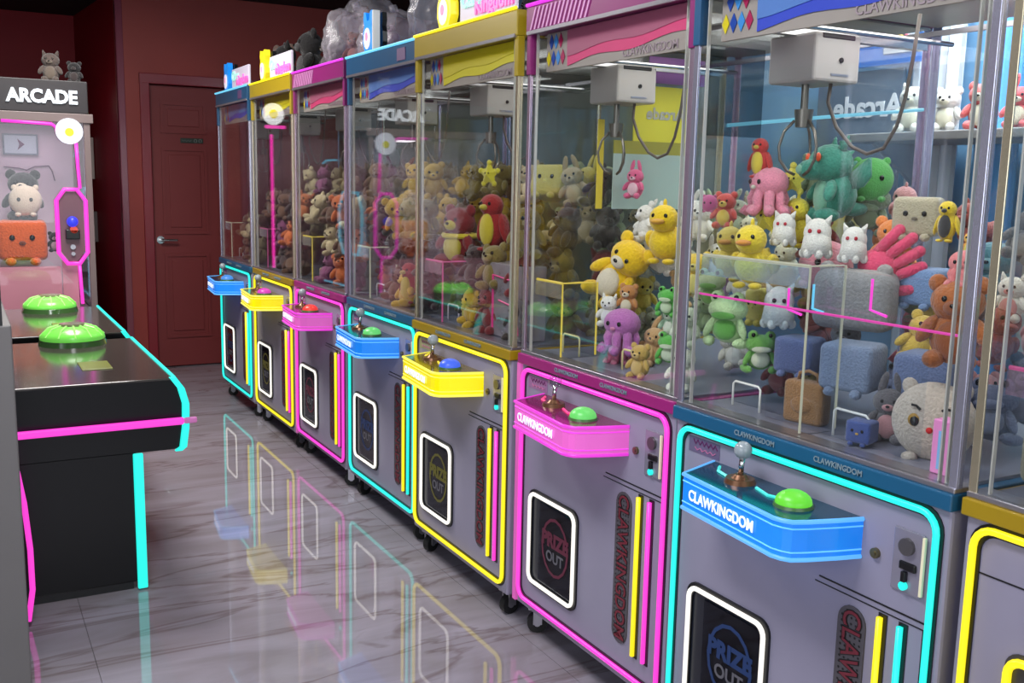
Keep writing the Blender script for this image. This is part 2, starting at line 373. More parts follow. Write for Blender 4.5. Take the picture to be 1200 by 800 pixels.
def P_octopus(b):
    ell(b, (0, 0, .25), (.72, .78, .62), u=16, v=12)
    for i in range(8):
        a = i*pi/4+.2; c, s = cos(a), sin(a)
        tube(b, [(.45*c, .45*s, 0), (.6*c, .6*s, -.35), (.55*c, .55*s, -.65), (.8*c, .8*s, -.82), (.95*c, .95*s, -.7)], .2, n=8)
    return b
def P_bird(b):
    ell(b, (.05, 0, -.2), (.46, .44, .72), u=14, v=10); ell(b, (-.05, 0, .55), (.4, .42, .4))
    for s in (-1, 1): ell(b, (.08, s*.48, -.2), (.28, .1, .5), (s*.25, 0, 0)); ell(b, (-.25, s*.2, -.92), (.26, .16, .08))
    cyl(b, (.3, 0, -.6), (.6, 0, -1.0), .22, .1, 8); return b
def P_hand(b):
    ell(b, (0, 0, -.35), (.36, .6, .55))
    for i, (y, l) in enumerate(((-.48, .55), (-.18, .75), (.14, .8), (.44, .65))):
        tube(b, [(0, y*.9, -.1), (-.06, y*1.15, .1+l*.5), (-.02, y*1.3, .1+l)], .16, n=8); ell(b, (-.02, y*1.3, .1+l), .16, u=8, v=6)
    tube(b, [(0, -.5, -.4), (-.05, -.85, -.2), (-.05, -.98, .05)], .16, n=8); ell(b, (-.05, -.98, .05), .16, u=8, v=6)
    return b
def P_ghost(b):
    ell(b, (0, 0, .25), (.6, .68, .72), u=14, v=10); cyl(b, (0, 0, .25), (0, 0, -.75), .62, .78, 14)
    for i in range(7):
        a = i*2*pi/7; ell(b, (.62*cos(a), .62*sin(a), -.75), (.22, .22, .24), u=8, v=6)
    for s in (-1, 1): cyl(b, (0, s*.4, .7), (.05, s*.62, 1.12), .22, .03, 8)
    return b
def P_bag(b):
    box(b, -.42, .42, -.85, .85, -.95, .72, .18, 3)
    tube(b, [(0, -.45, .68), (0, -.4, .98), (0, 0, 1.1), (0, .4, .98), (0, .45, .68)], .07, n=8)
    ell(b, (-.4, 0, -.2), (.12, .5, .35)); return b
BODY = dict(bear=lambda b: P_bear(b), bunny=lambda b: P_bear(b, 'long'), cat=lambda b: P_bear(b, 'point'), small=lambda b: P_bear(b, 'round', 0), cube=P_cube, pillow=P_pillow,
            round=P_round, duck=P_duck, dragon=P_dragon, frog=P_frog, star=P_star, octopus=P_octopus, bird=P_bird, hand=P_hand, ghost=P_ghost, bag=P_bag)
EYES = dict(bear=(-.47, .2, .5, .06), bunny=(-.47, .2, .5, .06), cat=(-.47, .2, .5, .06), small=(-.47, .2, .5, .07), cube=(-.79, .34, .12, .1), pillow=(-.5, .4, .1, .1), round=(-.5, .36, .06, .12),
            duck=(-.6, .2, .55, .07), dragon=(-.5, .36, .5, .1), frog=(-.38, .36, .72, .09), star=(-.27, .14, .08, .06), octopus=(-.68, .26, .3, .09), bird=(-.4, .17, .62, .06), hand=None, ghost=(-.58, .22, .35, .1), bag=(-.52, .2, -.1, .05))
SNOUT = dict(bear=((-.48, 0, .32), (.16, .22, .16)), bunny=((-.46, 0, .3), (.14, .2, .13)), cat=((-.46, 0, .3), (.12, .2, .12)), small=((-.48, 0, .32), (.16, .22, .16)), duck=((-.75, 0, .38), (.24, .22, .09)), bird=((-.48, 0, .5), (.2, .12, .1)),
             dragon=((-.82, 0, .2), (.08, .18, .12)), frog=((-.55, 0, .12), (.1, .42, .14)), cube=((-.80, 0, -.08), (.05, .12, .08)), octopus=((-.72, 0, .1), (.08, .12, .08)))
BELLY = dict(bear=((-.36, 0, -.38), (.2, .36, .42)), bunny=((-.36, 0, -.38), (.2, .36, .42)), frog=((-.32, 0, -.35), (.18, .4, .36)), bird=((-.3, 0, -.25), (.18, .3, .55)), dragon=((-.22, 0, -.45), (.18, .34, .45)), cat=((-.36, 0, -.38), (.2, .36, .42)))
NOFACE = ('hand',)
def furm(c): return mat('plush %s' % (c,), c, .85, kind='fur', scale=14, bump=.12)
def plush(kind, color, loc, r, rz=.6, label='', cat='plush toy', group=None, face=True, accent=None, tilt=(0, 0), name=None, eye=EYE):
    nm = {'bear': 'plush_bear', 'small': 'plush_bear', 'bunny': 'plush_bunny', 'cat': 'plush_cat', 'cube': 'plush_cube', 'pillow': 'plush_pillow', 'round': 'round_plush', 'duck': 'plush_duck', 'dragon': 'plush_dragon', 'frog': 'plush_frog',
          'star': 'plush_star', 'octopus': 'plush_octopus', 'bird': 'plush_bird', 'hand': 'plush_hand', 'ghost': 'plush_ghost', 'bag': 'plush_bag'}[kind]
    t = thing(name or nm, label, cat, loc, 0, group); t.rotation_euler = (tilt[0], tilt[1], rz); t.scale = (r, r, r)
    link('body', mesh('pl_'+kind, BODY[kind], True if kind not in ('star',) else 50), furm(color), t)
    if face and EYES.get(kind):
        x, y, z, e = EYES[kind]
        for s in (-1, 1):
            link('eye', mesh('pl_eye', lambda b: ell(b, (0, 0, 0), 1, u=10, v=6), True), eye, t, (x, s*y, z), scale=(e*.6, e, e*1.1))
        if kind in SNOUT:
            c, s = SNOUT[kind]
            link('snout', mesh('pl_snout', lambda b: ell(b, (0, 0, 0), 1, u=12, v=8), True), furm(accent or (235, 225, 205)), t, c, scale=s)
            if kind in ('bear', 'small', 'bunny', 'cat'):
                link('nose', mesh('pl_eye', None), EYE, t, (c[0]-s[0]*.95, 0, c[2]+s[2]*.35), scale=(.04, .07, .05))
    if face and accent and kind in BELLY:
        c, s = BELLY[kind]
        link('belly', mesh('pl_snout', lambda b: ell(b, (0, 0, 0), 1, u=12, v=8), True), furm(accent), t, c, scale=s)
    return t
mesh('pl_eye', lambda b: ell(b, (0, 0, 0), 1, u=10, v=6), True); mesh('pl_snout', lambda b: ell(b, (0, 0, 0), 1, u=12, v=8), True)

# ------------------------------------------------------------------ claw machine
MY = {8: -.776, 7: 0.0, 6: .7835, 5: 1.5808, 4: 2.341, 3: 3.1318, 2: 3.8807, 1: 4.6571}
MX = {8: 0, 7: -.012, 6: .006, 5: -.006, 4: .014, 3: .01, 2: 0, 1: -.012}
WID = {k: (MY[k-1]-MY[k]) if k > 1 else .776 for k in range(1, 9)}
SCHEME = {1: 'cyan', 2: 'yellow', 3: 'pink', 4: 'cyan', 5: 'yellow', 6: 'pink', 7: 'cyan', 8: 'yellow'}
TRIM = dict(cyan=mat('teal blue trim', (24, 86, 122), .35), yellow=mat('mustard trim', (158, 130, 18), .35), pink=mat('magenta trim', (150, 34, 112), .35))
HEAD = dict(cyan=mat('teal header', (20, 74, 112), .35), yellow=mat('gold header', (158, 136, 26), .35), pink=mat('magenta header', (124, 28, 96), .35))
WAVE = dict(cyan=mat('blue wave print', (54, 74, 190), .45), yellow=mat('yellow wave print', (214, 200, 30), .45), pink=mat('rose wave print', (214, 70, 120), .45))
WAVE2 = dict(cyan=mat('light blue wave print', (84, 124, 190), .45), yellow=mat('bright yellow print', (206, 190, 34), .45), pink=mat('pale pink print', (168, 92, 118), .45))
TRAYC = dict(cyan=(30, 128, 232), yellow=(240, 222, 12), pink=(214, 96, 184))
TRAYL = dict(cyan=(96, 178, 250), yellow=(250, 240, 90), pink=(226, 60, 210))
DIA = [mat('ink blue', (30, 70, 160), .5), mat('ink yellow', (220, 200, 30), .5), mat('ink crimson', (170, 20, 80), .5), mat('ink sky', (60, 140, 210), .5)]
PAPER = mat('off white print', (158, 148, 140), .5)
W0 = .766
def tray_outline(dx=0):
    # plan of the console: (x, y)
    return [(0, .622), (-.125+dx, .575), (-.150+dx, .30), (-.153+dx, .272), (-.148+dx, .252), (-.138+dx, .236), (-.11+dx*.8, .224), (-.05, .205), (0, .192)]
def M_body(b):
    box(b, 0, .80, .004, W0-.004, .095, .862, .006); return b
def M_seams(b):
    # door / panel seams as thin dark inlays
    box(b, -.0015, .002, .036, .29, .640, .643); box(b, -.0015, .002, .036, .30, .628, .630); box(b, -.0015, .002, .040, .042, .16, .628); return b
WHEEL = lambda b: cyl(b, (0, -.012, .032), (0, .012, .032), .032, n=18)
def claw_machine(k, label):
    s = SCHEME[k]; t = thing('claw_machine', label, 'claw machine', (MX[k], MY[k]-.028, 0), 0, 'row of claw machines along the right')
    t.scale = (1, min(1, (WID[k]-.003)/.768), 1)
    W = WID[k]; fy = .766/W0
    L_ = lambda name, key, fn, m, par=t, sm=False, **kw: link(name, mesh(key, fn, sm), m, par, **kw)
    L_('cabinet', 'cm_body', M_body, GREY)
    if k != 8: L_('panel_seam', 'cm_seam', M_seams, BLACK)
    L_('neon_groove', 'cm_groove', lambda b: frame_ring(b, rrect(.016, .750, .112, .860, .045), rrect(.038, .728, .136, .838, .03), (-.003, 0, 0)), BLACK)  # black ring paints the tube's shadow together with its groove
    L_('neon_frame', 'cm_neon', lambda b: tube(b, rrect(.027, .739, .125, .849, .036, -.008), .0066, True), NEON[s], sm=True)
    L_('trim_band', 'cm_trim', lambda b: box(b, -.012, .80, 0, W0, .862, .893, .003), TRIM[s])
    L_('sill_rail', 'cm_sill', lambda b: box(b, -.004, .05, .002, W0-.002, .893, .903, .002), METAL)
    for yc in (.486, .254):
        link('badge_lettering', text_mesh('badge', 'CLAWKINGDOM', .016, .0004, .0006), mat('badge silver', (120, 140, 152), .4), t, (-.0135, yc, .878), ROT_FACE)
    # feet
    for fx in (.05, .74):
        for yy in (.078, .712):
            c = L_('castor', 'cm_fork', lambda b: box(box(box(b, -.03, .03, -.022, .022, .078, .096, .003), -.014, .014, -.02, -.015, .03, .08), -.014, .014, .015, .02, .03, .08), METAL, loc=(fx, yy, 0))
            c.rotation_euler[2] = random.uniform(-.5, .5)
            link('wheel', mesh('cm_wheel', WHEEL, 40), RUBBER, c); link('hub', mesh('cm_hub', lambda b: cyl(b, (0, -.014, .032), (0, .014, .032), .011, n=12), 40), METAL, c)
    if k != 8:
        build_door(t, s, L_); build_speaker(t, s, L_); build_console(k, t, s, L_)
    else:
        q = L_('display_window', 'm8_win', lambda b: prism(b, rrect(.28, .665, .22, .66, .03), (-.002, 0, 0)), mat('smoked panel', (60, 58, 60), .3))
        L_('neon_ring', 'm8_ring', lambda b: tube(b, rrect(.29, .655, .23, .648, .026, -.008), .0075, True), NEON['yellow'], q, sm=True)
        L_('panel_joint', 'm8_joint', lambda b: box(b, -.0015, .001, .04, .73, .768, .7705), BLACK)
    build_upper(k, t, s, L_)
    return t
def build_door(t, s, L_):
    d = L_('prize_door', 'cm_pdoor', lambda b: frame_ring(b, rrect(.412, .688, .188, .490, .034), rrect(.432, .668, .208, .470, .02), (-.006, 0, 0)), BLACK)
    L_('recess', 'cm_recess', lambda b: box(b, -.0012, .001, .42, .68, .20, .48), mat('dark recess', (26, 30, 40), .3), d)
    L_('flap', 'cm_flap', lambda b: box(b, -.006, -.002, .435, .625, .215, .462, .002), glass('smoked flap', (.42, .46, .55)), d)
    L_('neon_ring', 'cm_pneon', lambda b: tube(b, rrect(.426, .676, .201, .477, .026, -.009), .0058, True), NEON['white'], d, sm=True)
    L_('print_ring', 'cm_pring', lambda b: frame_ring(b, [Vector((-.0065, .53+.075*cos(a*.3927), .345+.09*sin(a*.3927))) for a in range(16)], [Vector((-.0065, .53+.066*cos(a*.3927), .345+.081*sin(a*.3927))) for a in range(16)], (-.0005, 0, 0)), mat('door ink '+s, dict(cyan=(20, 50, 98), yellow=(98, 94, 26), pink=(92, 28, 52))[s], .5), d)
    link('lettering', text_mesh('prize', 'PRIZE', .058, .003, .0004), MATS['door ink '+s], d, (-.0065, .53, .362), ROT_FACE)
    link('lettering', text_mesh('out', 'OUT', .045, .001, .0004), mat('grey ink', (92, 92, 100), .5), d, (-.0065, .53, .312), ROT_FACE)
def build_speaker(t, s, L_):
    sp = L_('speaker_grille', 'cm_spk', lambda b: prism(b, rrect(.166, .234, .195, .612, .033, 0), (-.003, 0, 0)), mat('speaker grey', (78, 74, 80), .6))
    def holes(b):
        for i in range(5):
            for j in range(33):
                if (i in (0, 4)) and j in (0, 32): continue
                y = .177+i*.0115; z = .21+j*.0122
                bmesh.ops.create_circle(b, cap_ends=True, radius=.0028, segments=6, matrix=Matrix.Translation((-.0034, y, z)) @ Matrix.Rotation(pi/2, 4, 'Y'))
        return b
    h = L_('perforation', 'cm_holes', holes, BLACK, sp); h['kind'] = 'stuff'
    link('lettering', text_mesh('spk', 'CLAWKINGDOM', .062, .0005, .0008), mat('wine red ink', (112, 34, 48), .5), sp, (-.004, .200, .405), ROT_DOWN, (.84, 1, 1))
    link('lettering', text_mesh('spk2', 'CLAWKINGDOM', .062, .0030, .0004), BLACK, sp, (-.0036, .200, .405), ROT_DOWN, (.84, 1, 1))
    bars = dict(cyan=('yellow', 'cyan'), yellow=('yellow', 'pink'), pink=('yellow', 'pink'))[s]
    for yy, c in zip((.132, .086), bars):
        lb = L_('light_bar', 'cm_bar', lambda b: tube(b, [(-.007, 0, .188), (-.007, 0, .40), (-.007, 0, .618)], .0062), NEON[c], sm=True, loc=(0, yy, 0)); lb['label'] = '%s light bar' % c
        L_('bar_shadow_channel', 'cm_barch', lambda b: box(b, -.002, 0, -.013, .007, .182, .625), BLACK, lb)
    # coin unit
    cu = L_('coin_unit', 'cm_coin', lambda b: box(b, -.005, 0, .052, .117, .684, .802, .002), mat('coin plate', (150, 146, 162), .25, .4))
    L_('coin_slot', 'cm_slot', lambda b: box(b, -.011, -.004, .062, .098, .728, .744, .003), BLACK, cu)
    L_('coin_dial', 'cm_dial', lambda b: cyl(b, (-.004, .085, .772), (-.012, .085, .772), .016, n=18), mat('worn steel', (108, 104, 104), .35, .7), cu, 40)
    L_('slot_light', 'cm_slit', lambda b: box(b, -.010, -.004, .046, .052, .690, .80, .001), mat('ivory strip', (214, 208, 176), .4, emit=.25), cu)
    L_('return_button', 'cm_ret', lambda b: cyl(b, (-.004, .086, .698), (-.012, .086, .698), .008, n=12), NEON['cyan'], cu)
    L_('return_lever', 'cm_lev', lambda b: box(b, -.014, -.004, .080, .090, .706, .726, .002), BLACK, cu)
    L_('lock', 'cm_lock', lambda b: cyl(cyl(b, (0, .157, .735), (-.007, .157, .735), .010, n=14), (-.007, .157, .735), (-.009, .157, .735), .004, n=8), mat('brass lock', (120, 110, 80), .3, .8), sm=40)
def build_console(k, t, s, L_):
    cm = mat('lit console '+s, TRAYC[s], .2, emit=.42); ce = neon('console edge '+s, TRAYL[s], .95)
    cn = L_('console', 'cm_tray', lambda b: prism(b, [(x, y, .716) for x, y in tray_outline()], (0, 0, .072)), cm)
    L_('console_top', 'cm_traytop', lambda b: prism(b, [(x, y, .789) for x, y in tray_outline(.006)], (0, 0, .003)), mat('console top '+s, dict(cyan=(14, 62, 88), yellow=(110, 96, 22), pink=(112, 30, 78))[s], .12), cn)
    for z, r in ((.716, .0045), (.790, .0045)):
        L_('edge_light', 'cm_te%g' % z, lambda b, z=z, r=r: tube(b, [(x-.001, y, z) for x, y in tray_outline()], r, n=6), ce, cn, True)
    for z in (.730, .776):
        L_('edge_line', 'cm_tl%g' % z, lambda b, z=z: tube(b, [(x-.0006, y, z) for x, y in tray_outline()], .0016, n=5), mat('console line '+s, TRAYL[s], .3, emit=.7), cn)
    link('lettering', text_mesh('traytxt', 'CLAWKINGDOM', .033, .0006, .0008), mat('lit white lettering', (226, 236, 250), .3, emit=.55), cn, (-.1412, .437, .752), (pi/2, 0, -pi/2-.09), (.88, 1, 1))
    # glowing inlay strokes on the console top
    im = mat('inlay '+s, dict(cyan=(60, 200, 190), yellow=(230, 210, 60), pink=(240, 70, 130))[s], .3, emit=.6)
    L_('inlay_light', 'cm_inl', lambda b: tube(b, [(-.025, .575, .7935), (-.05, .55, .7935), (-.06, .51, .7935)], .004, n=5), im, cn)
    L_('inlay_light', 'cm_inl2', lambda b: tube(b, [(-.06, .42, .7935), (-.075, .37, .7935), (-.06, .33, .7935)], .004, n=5), im, cn)
    j = L_('joystick', 'cm_joyb', lambda b: cyl(cyl(b, (-.06, .47, .792), (-.06, .47, .802), .034, .030, 20), (-.06, .47, .802), (-.06, .47, .810), .02, .012, 16), mat('copper bezel', (120, 84, 60), .3, .6), cn, 40)
    L_('shaft', 'cm_joys', lambda b: cyl(b, (-.06, .47, .808), (-.058, .468, .850), .006, n=10), CHROME, j, True)
    L_('ball', 'cm_joyk', lambda b: ell(b, (-.058, .468, .862), .019, u=16, v=12), glass('clear ball', (.80, .84, .86)) if k in (6,) else mat('frosted ball', (150, 160, 165), .15), j, True)
    dc = {1: (80, 150, 235), 2: (220, 70, 190), 3: (250, 70, 60), 4: (110, 220, 120), 5: (70, 110, 250), 6: (110, 225, 110), 7: (112, 230, 60), 8: (230, 220, 70)}[k]
    db = L_('push_button', 'cm_domeb', lambda b: cyl(b, (-.07, .305, .791), (-.07, .305, .798), .040, .038, 20), mat('button bezel', (70, 110, 60), .3), cn, 40)
    L_('dome', 'cm_dome', lambda b: ell(b, (-.07, .305, .800), (.036, .036, .024), u=20, v=12), neon('dome light %d' % k, dc, .72), db, True)
    # instruction sticker beside the joystick
    st = L_('sticker', 'cm_stick', lambda b: box(b, -.0012, 0, .605, .712, .796, .832), mat('sticker '+s, dict(cyan=(104, 92, 122), yellow=(150, 150, 120), pink=(150, 110, 150))[s], .4))
    L_('print_stroke', 'cm_strk', lambda b: tube(b, [(-.0016, .695-i*.0075, .822+.005*(-1)**i) for i in range(12)], .0018, n=4), mat('plum ink', (96, 24, 84), .4), st)
    L_('print_stroke', 'cm_strk2', lambda b: tube(b, [(-.0016, .69-i*.009, .806+.003*(-1)**i) for i in range(9)], .0014, n=4), mat('rose ink', (190, 110, 150), .4), st)
def build_upper(k, t, s, L_):
    L_('deck', 'cm_deck', lambda b: box(b, .05, .78, .02, W0-.02, .893, .900), DECK)
    for n_, x, y in (('corner_post', .011, .014), ('corner_post', .011, W0-.014), ('corner_post', .789, .013), ('corner_post', .789, W0-.013)):
        p = L_(n_, 'cm_post', lambda b: box(box(b, -.011, -.007, -.012, .004, .90, 1.83, .001), -.007, .006, -.012, -.008, .90, 1.83, .001), mat('post metal %s' % s, dict(cyan=(190, 190, 208), yellow=(204, 194, 166), pink=(198, 176, 196))[s], .25, .8), loc=(x, y, 0))
        if x > .5: p.rotation_euler[2] = pi
        elif y > .5: p.scale[1] = -1
    for y in (.032, .047, W0-.034):
        L_('edge_strip', 'cm_estrip', lambda b: box(b, .010, .018, -.0016, .0016, .903, 1.83), mat('polished pane edge', (206, 204, 196), .2, .3), loc=(0, y, 0))
    L_('front_glass', 'cm_gf', lambda b: box(b, -.0025, .0025, -.359, .359, .903, 1.83), GLASS, loc=(.0065, W0/2, 0))
    L_('side_glass', 'cm_gs', lambda b: box(b, .024, .776, .003, .008, .903, 1.83), GLASS)
    L_('side_glass', 'cm_gs', None, GLASS, loc=(0, W0-.011, 0))
    if k in (1, 2, 3, 4, 5):
        L_('back_panel', 'cm_gb', lambda b: box(b, .786, .792, .024, W0-.024, .903, 1.83), mat('green grey back panel', (112, 124, 116), .35))
    else:
        L_('back_glass', 'cm_gb', lambda b: box(b, .786, .792, .024, W0-.024, .903, 1.83), GLASS)
    # header
    h = L_('header', 'cm_head', lambda b: box(b, -.008, .80, .0, W0, 1.83, 1.905, .003), HEAD[s])
    L_('header_line', 'cm_hline', lambda b: box(b, -.012, -.004, .01, W0-.01, 1.826, 1.836), METAL, h)
    L_('header_light', 'cm_hlit', lambda b: tube(b, [(-.010, .006, 1.909), (-.010, .38, 1.909), (-.010, W0-.006, 1.909)], .0055), dict(cyan=NEON['blue'], yellow=NEON['yellow'], pink=neon('orchid light', (226, 60, 224), 1))[s], h)
    if s == 'pink':
        def stripes(b):
            for i in range(14):
                y = .74-i*.022
                prism(b, [(-.0105, y, 1.838), (-.0105, y-.007, 1.838), (-.0105, y-.035, 1.898), (-.0105, y-.028, 1.898)], (.002, 0, 0))
            return b
        L_('stripe_print', 'cm_stripes', stripes, mat('pale pink stripe', (214, 150, 200), .5), h)
    if s == 'cyan':
        L_('print_block', 'cm_blk', lambda b: box(b, -.0105, -.008, .12, .20, 1.845, 1.89), mat('wine print', (96, 70, 110), .5), h)
    for y0 in (0, W0-.022):
        L_('corner_block', 'cm_cblk', lambda b: box(b, -.004, .02, 0, .022, 1.715, 1.83, .002), HEAD[s], h, loc=(0, y0, 0))
    sg = L_('sign_board', 'cm_sign', lambda b: box(b, .035, .045, .05, W0-.05, 1.722, 1.828), PAPER)
    def wave(b, z0, amp, z1, ph):
        n = 14; pts = [(.034, .05+(.60-.05)*i/n, z0+amp*sin(i*.75+ph)-.03*(i/n)) for i in range(n+1)]
        prism(b, pts+[(.034, .60, z1), (.034, .05, z1)], (-.0015, 0, 0)); return b
    L_('wave_print', 'cm_wave1', lambda b: wave(b, 1.765, .006, 1.827, 0), WAVE[s], sg)
    L_('wave_print', 'cm_wave2', lambda b: wave(b, 1.79, .005, 1.8275, .8), WAVE2[s], sg, loc=(-.0018, 0, 0))
    link('lettering', text_mesh('hdr', 'CLAWKINGDOM', .030, .0004, .0006), mat('rose grey ink', (160, 142, 148), .5), sg, (.0335, .22, 1.738), ROT_FACE)
    for r_ in range(2):
        for c_ in range(3 if r_ == 0 else 4):
            L_('diamond_print', 'cm_dia', lambda b: prism(b, [(0, 0, .021), (0, .0115, 0), (0, 0, -.021), (0, -.0115, 0)], (-.0012, 0, 0)), DIA[(c_*3+r_) % 4], sg, loc=(.0335, .70-c_*.025+(.0125 if r_ else 0)-.012, 1.803-r_*.046))
    L_('cabin_ceiling', 'cm_ceil', lambda b: box(b, .05, .79, .01, W0-.01, 1.824, 1.829), BEIGEBOX)
    # gantry
    gy = .60
    rl = L_('gantry_rail', 'cm_rails', lambda b: box(box(b, .13, .142, .02, W0-.02, 1.774, 1.786), .62, .632, .02, W0-.02, 1.774, 1.786), METAL)
    L_('cross_rail', 'cm_crail', lambda b: cyl(box(b, .12, .64, gy+.06, gy+.085, 1.745, 1.768), (.12, gy-.01, 1.752), (.64, gy-.01, 1.752), .006, n=8), CHROME)
    cb = L_('claw_carriage', 'cm_cbox', lambda b: box(b, .205, .345, gy, gy+.145, 1.642, 1.748, .006), BEIGEBOX if k < 7 else mat('white carriage', (176, 172, 168), .4))
    L_('top_slot', 'cm_cslot', lambda b: box(b, .225, .325, gy-.002, gy+.004, 1.735, 1.746, .002), BLACK, cb)
    L_('knob', 'cm_cknob', lambda b: cyl(b, (.285, gy-.003, 1.69), (.285, gy+.003, 1.69), .006, n=10), BLACK, cb)
    L_('label_plate', 'cm_clab', lambda b: box(b, .255, .31, gy-.0015, gy+.002, 1.655, 1.66), METAL, cb)
    cl = L_('claw', 'cm_claw', lambda b: cyl(cyl(b, (.262, gy+.08, 1.642), (.262, gy+.08, 1.575), .009, n=12), (.262, gy+.08, 1.585), (.262, gy+.08, 1.545), .022, .018, 14), mat('dull steel', (120, 116, 108), .35, .8), sm=40)
    for a in (.4, 2.5, 4.6):
        c, s_ = cos(a), sin(a)
        L_('prong', 'cm_pr%g' % a, lambda b, c=c, s_=s_: tube(b, [(.262+r_*c, gy+.08+r_*s_, z) for r_, z in ((.020, 1.56), (.042, 1.535), (.052, 1.50), (.048, 1.47), (.030, 1.445), (.012, 1.436))], .0038, n=6), mat('dull steel', (120, 116, 108), .35, .8), cl, True)
    L_('cable', 'cm_cable', lambda b: tube(b, [(.29, gy+.03, 1.645), (.29, gy+.035, 1.60), (.295, gy+.01, 1.545), (.30, gy-.035, 1.50), (.30, gy-.08, 1.483), (.30, gy-.125, 1.495), (.30, gy-.155, 1.54), (.305, gy-.168, 1.60), (.31, gy-.175, 1.68), (.315, gy-.18, 1.77)], .0042, n=8), mat('two tone cable', (92, 84, 78), .4), sm=True)
    # prize chute inside
    cy0, cx1, cz = (.40, .13, 1.25) if k == 7 else (.585, .15, 1.12)
    kk = 'w' if k == 7 else 'n'
    ch = L_('prize_chute', 'cm_ch'+kk, lambda b: box(box(b, cx1, cx1+.004, cy0, .73, .90, cz), .03, cx1, cy0-.002, cy0+.002, .90, cz), ACRYL)
    ecol = dict(cyan=neon('soft white edge', (214, 214, 190), .4), yellow=neon('soft pink edge', (196, 84, 140), .55), pink=neon('soft yellow edge', (222, 196, 80), .7))[s]
    L_('chute_edge', 'cm_che'+kk, lambda b: tube(b, [(.03, cy0, .905), (.03, cy0, 1.05), (.03, cy0, cz), ((.03+cx1)/2, cy0, cz+.001), (cx1, cy0, cz), (cx1, cy0, .905)], .003, n=6), ecol, ch)
    L_('chute_edge', 'cm_chf'+kk, lambda b: tube(b, [(.03, cy0, cz), (.03, .60, cz), (.03, .73, cz)], .004, n=6), ecol, ch)
    L_('chute_band', 'cm_chb'+kk, lambda b: box(b, .024, .027, cy0, .73, cz-.045, cz-.003), glass('tinted band %s' % s, dict(cyan=(.74, .90, .97), yellow=(.9, .68, .8), pink=(.93, .9, .6))[s], 1, .05, .12), ch)
    for yy in (.64, .33):
        L_('wire_bracket', 'cm_wire', lambda b: tube(b, [(0, .045, .90), (0, .045, .952), (0, .038, .958), (0, -.038, .958), (0, -.045, .952), (0, -.045, .90)], .0028, n=6), mat('ivory wire %s' % s, dict(cyan=(220, 220, 214), yellow=(214, 200, 206), pink=(226, 214, 150))[s], .3, emit=.1), loc=(.10, yy, 0), sm=True)
    return t
LAB = {1: 'blue and cyan-lit claw machine farthest away, beside the red door', 2: 'yellow-lit claw machine second from the far end with a yellow bunny topper', 3: 'pink-lit claw machine with plastic bags on its roof, third from the far end',
       4: 'blue and cyan-lit claw machine in the middle of the row, daisy reflected in its glass', 5: 'yellow-lit claw machine with a big letter sign on its gold header', 6: 'pink-lit claw machine with magenta console, second nearest full machine',
       7: 'large nearest cyan-lit claw machine with glowing blue console', 8: 'yellow-lit claw machine cut off by the right edge of the photo'}
CM = {k: claw_machine(k, LAB[k]) for k in range(1, 9)}
for k in (3, 6):
    link('lit_corner_strip', mesh('cm_cs', lambda b: box(b, -.010, .004, .752, .772, .10, .862, .002)), mat('lit magenta strip', (190, 84, 160), .3, emit=.5), CM[k])  # emission stands in for pink neon light on the cabinet edge
link('light_strip', mesh('m7strip', lambda b: tube(b, [(.028, .766-.03, 1.16), (.028, .5, 1.16), (.028, .03, 1.16)], .0028, n=6)), neon('pink strip', (222, 66, 168), .8), CM[7])['label'] = 'thin pink light strip inside the glass'  # glowing tube stands in for neon reflected in the front glass
link('light_strip', mesh('m7strip2', lambda b: tube(b, [(.10, .757, 1.545), (.4, .757, 1.578), (.76, .757, 1.615)], .0045, n=6)), neon('pale blue strip', (120, 196, 222), .8), CM[7])['label'] = 'pale blue light strip across the far side glass'
# prints on the far side glass of the pink machine (6)
po = link('poster', mesh('m6po', lambda b: box(b, .37, .60, .742, .746, 1.54, 1.71)), mat('lemon poster', (206, 200, 60), .5), CM[6]); po['label'] = 'yellow poster with grey lettering'
link('lettering', text_mesh('m6pt', 'Arcade', .05, .0015, .0006), mat('pale grey ink', (170, 172, 160), .5), po, (.49, .7405, 1.625), ROT_NEAR, (-1, 1, 1))
link('poster_foot', mesh('m6pf', lambda b: box(b, .30, .58, .742, .747, 1.50, 1.54)), mat('olive print', (150, 146, 60), .5), po)
po2 = link('poster', mesh('m6po2', lambda b: box(b, .42, .64, .740, .744, 1.72, 1.80)), mat('violet poster', (160, 110, 176), .5), CM[6]); po2['label'] = 'violet poster'
link('frosted_panel', mesh('m6fp', lambda b: box(b, .30, .60, .742, .746, 1.33, 1.50)), mat('frosted aqua panel', (158, 178, 168), .4), CM[6])
link('print_bar', mesh('m6pb', lambda b: box(box(b, .24, .262, .742, .746, 1.33, 1.60), .606, .62, .742, .746, 1.33, 1.6)), mat('yellow bar print', (206, 186, 60), .5), CM[6])
# dark panels on the far side glass of the nearest machine (7)
link('tinted_panel', mesh('m7tp', lambda b: box(b, .04, .20, .752, .756, 1.52, 1.72)), glass('grey tint', (.55, .6, .62)), CM[7])
# cabin lamps (LED strips under each header)
for k, pw in {1: .3, 2: .45, 3: .5, 4: .8, 5: 1.6, 6: 2.6, 7: 3.2, 8: 2.6}.items():
    a = area('cabin_led', (MX[k]+.40, MY[k]+.35, 1.818), (MX[k]+.40, MY[k]+.35, 1), .5, .5, pw, (1, .97, .95)); a.parent = None

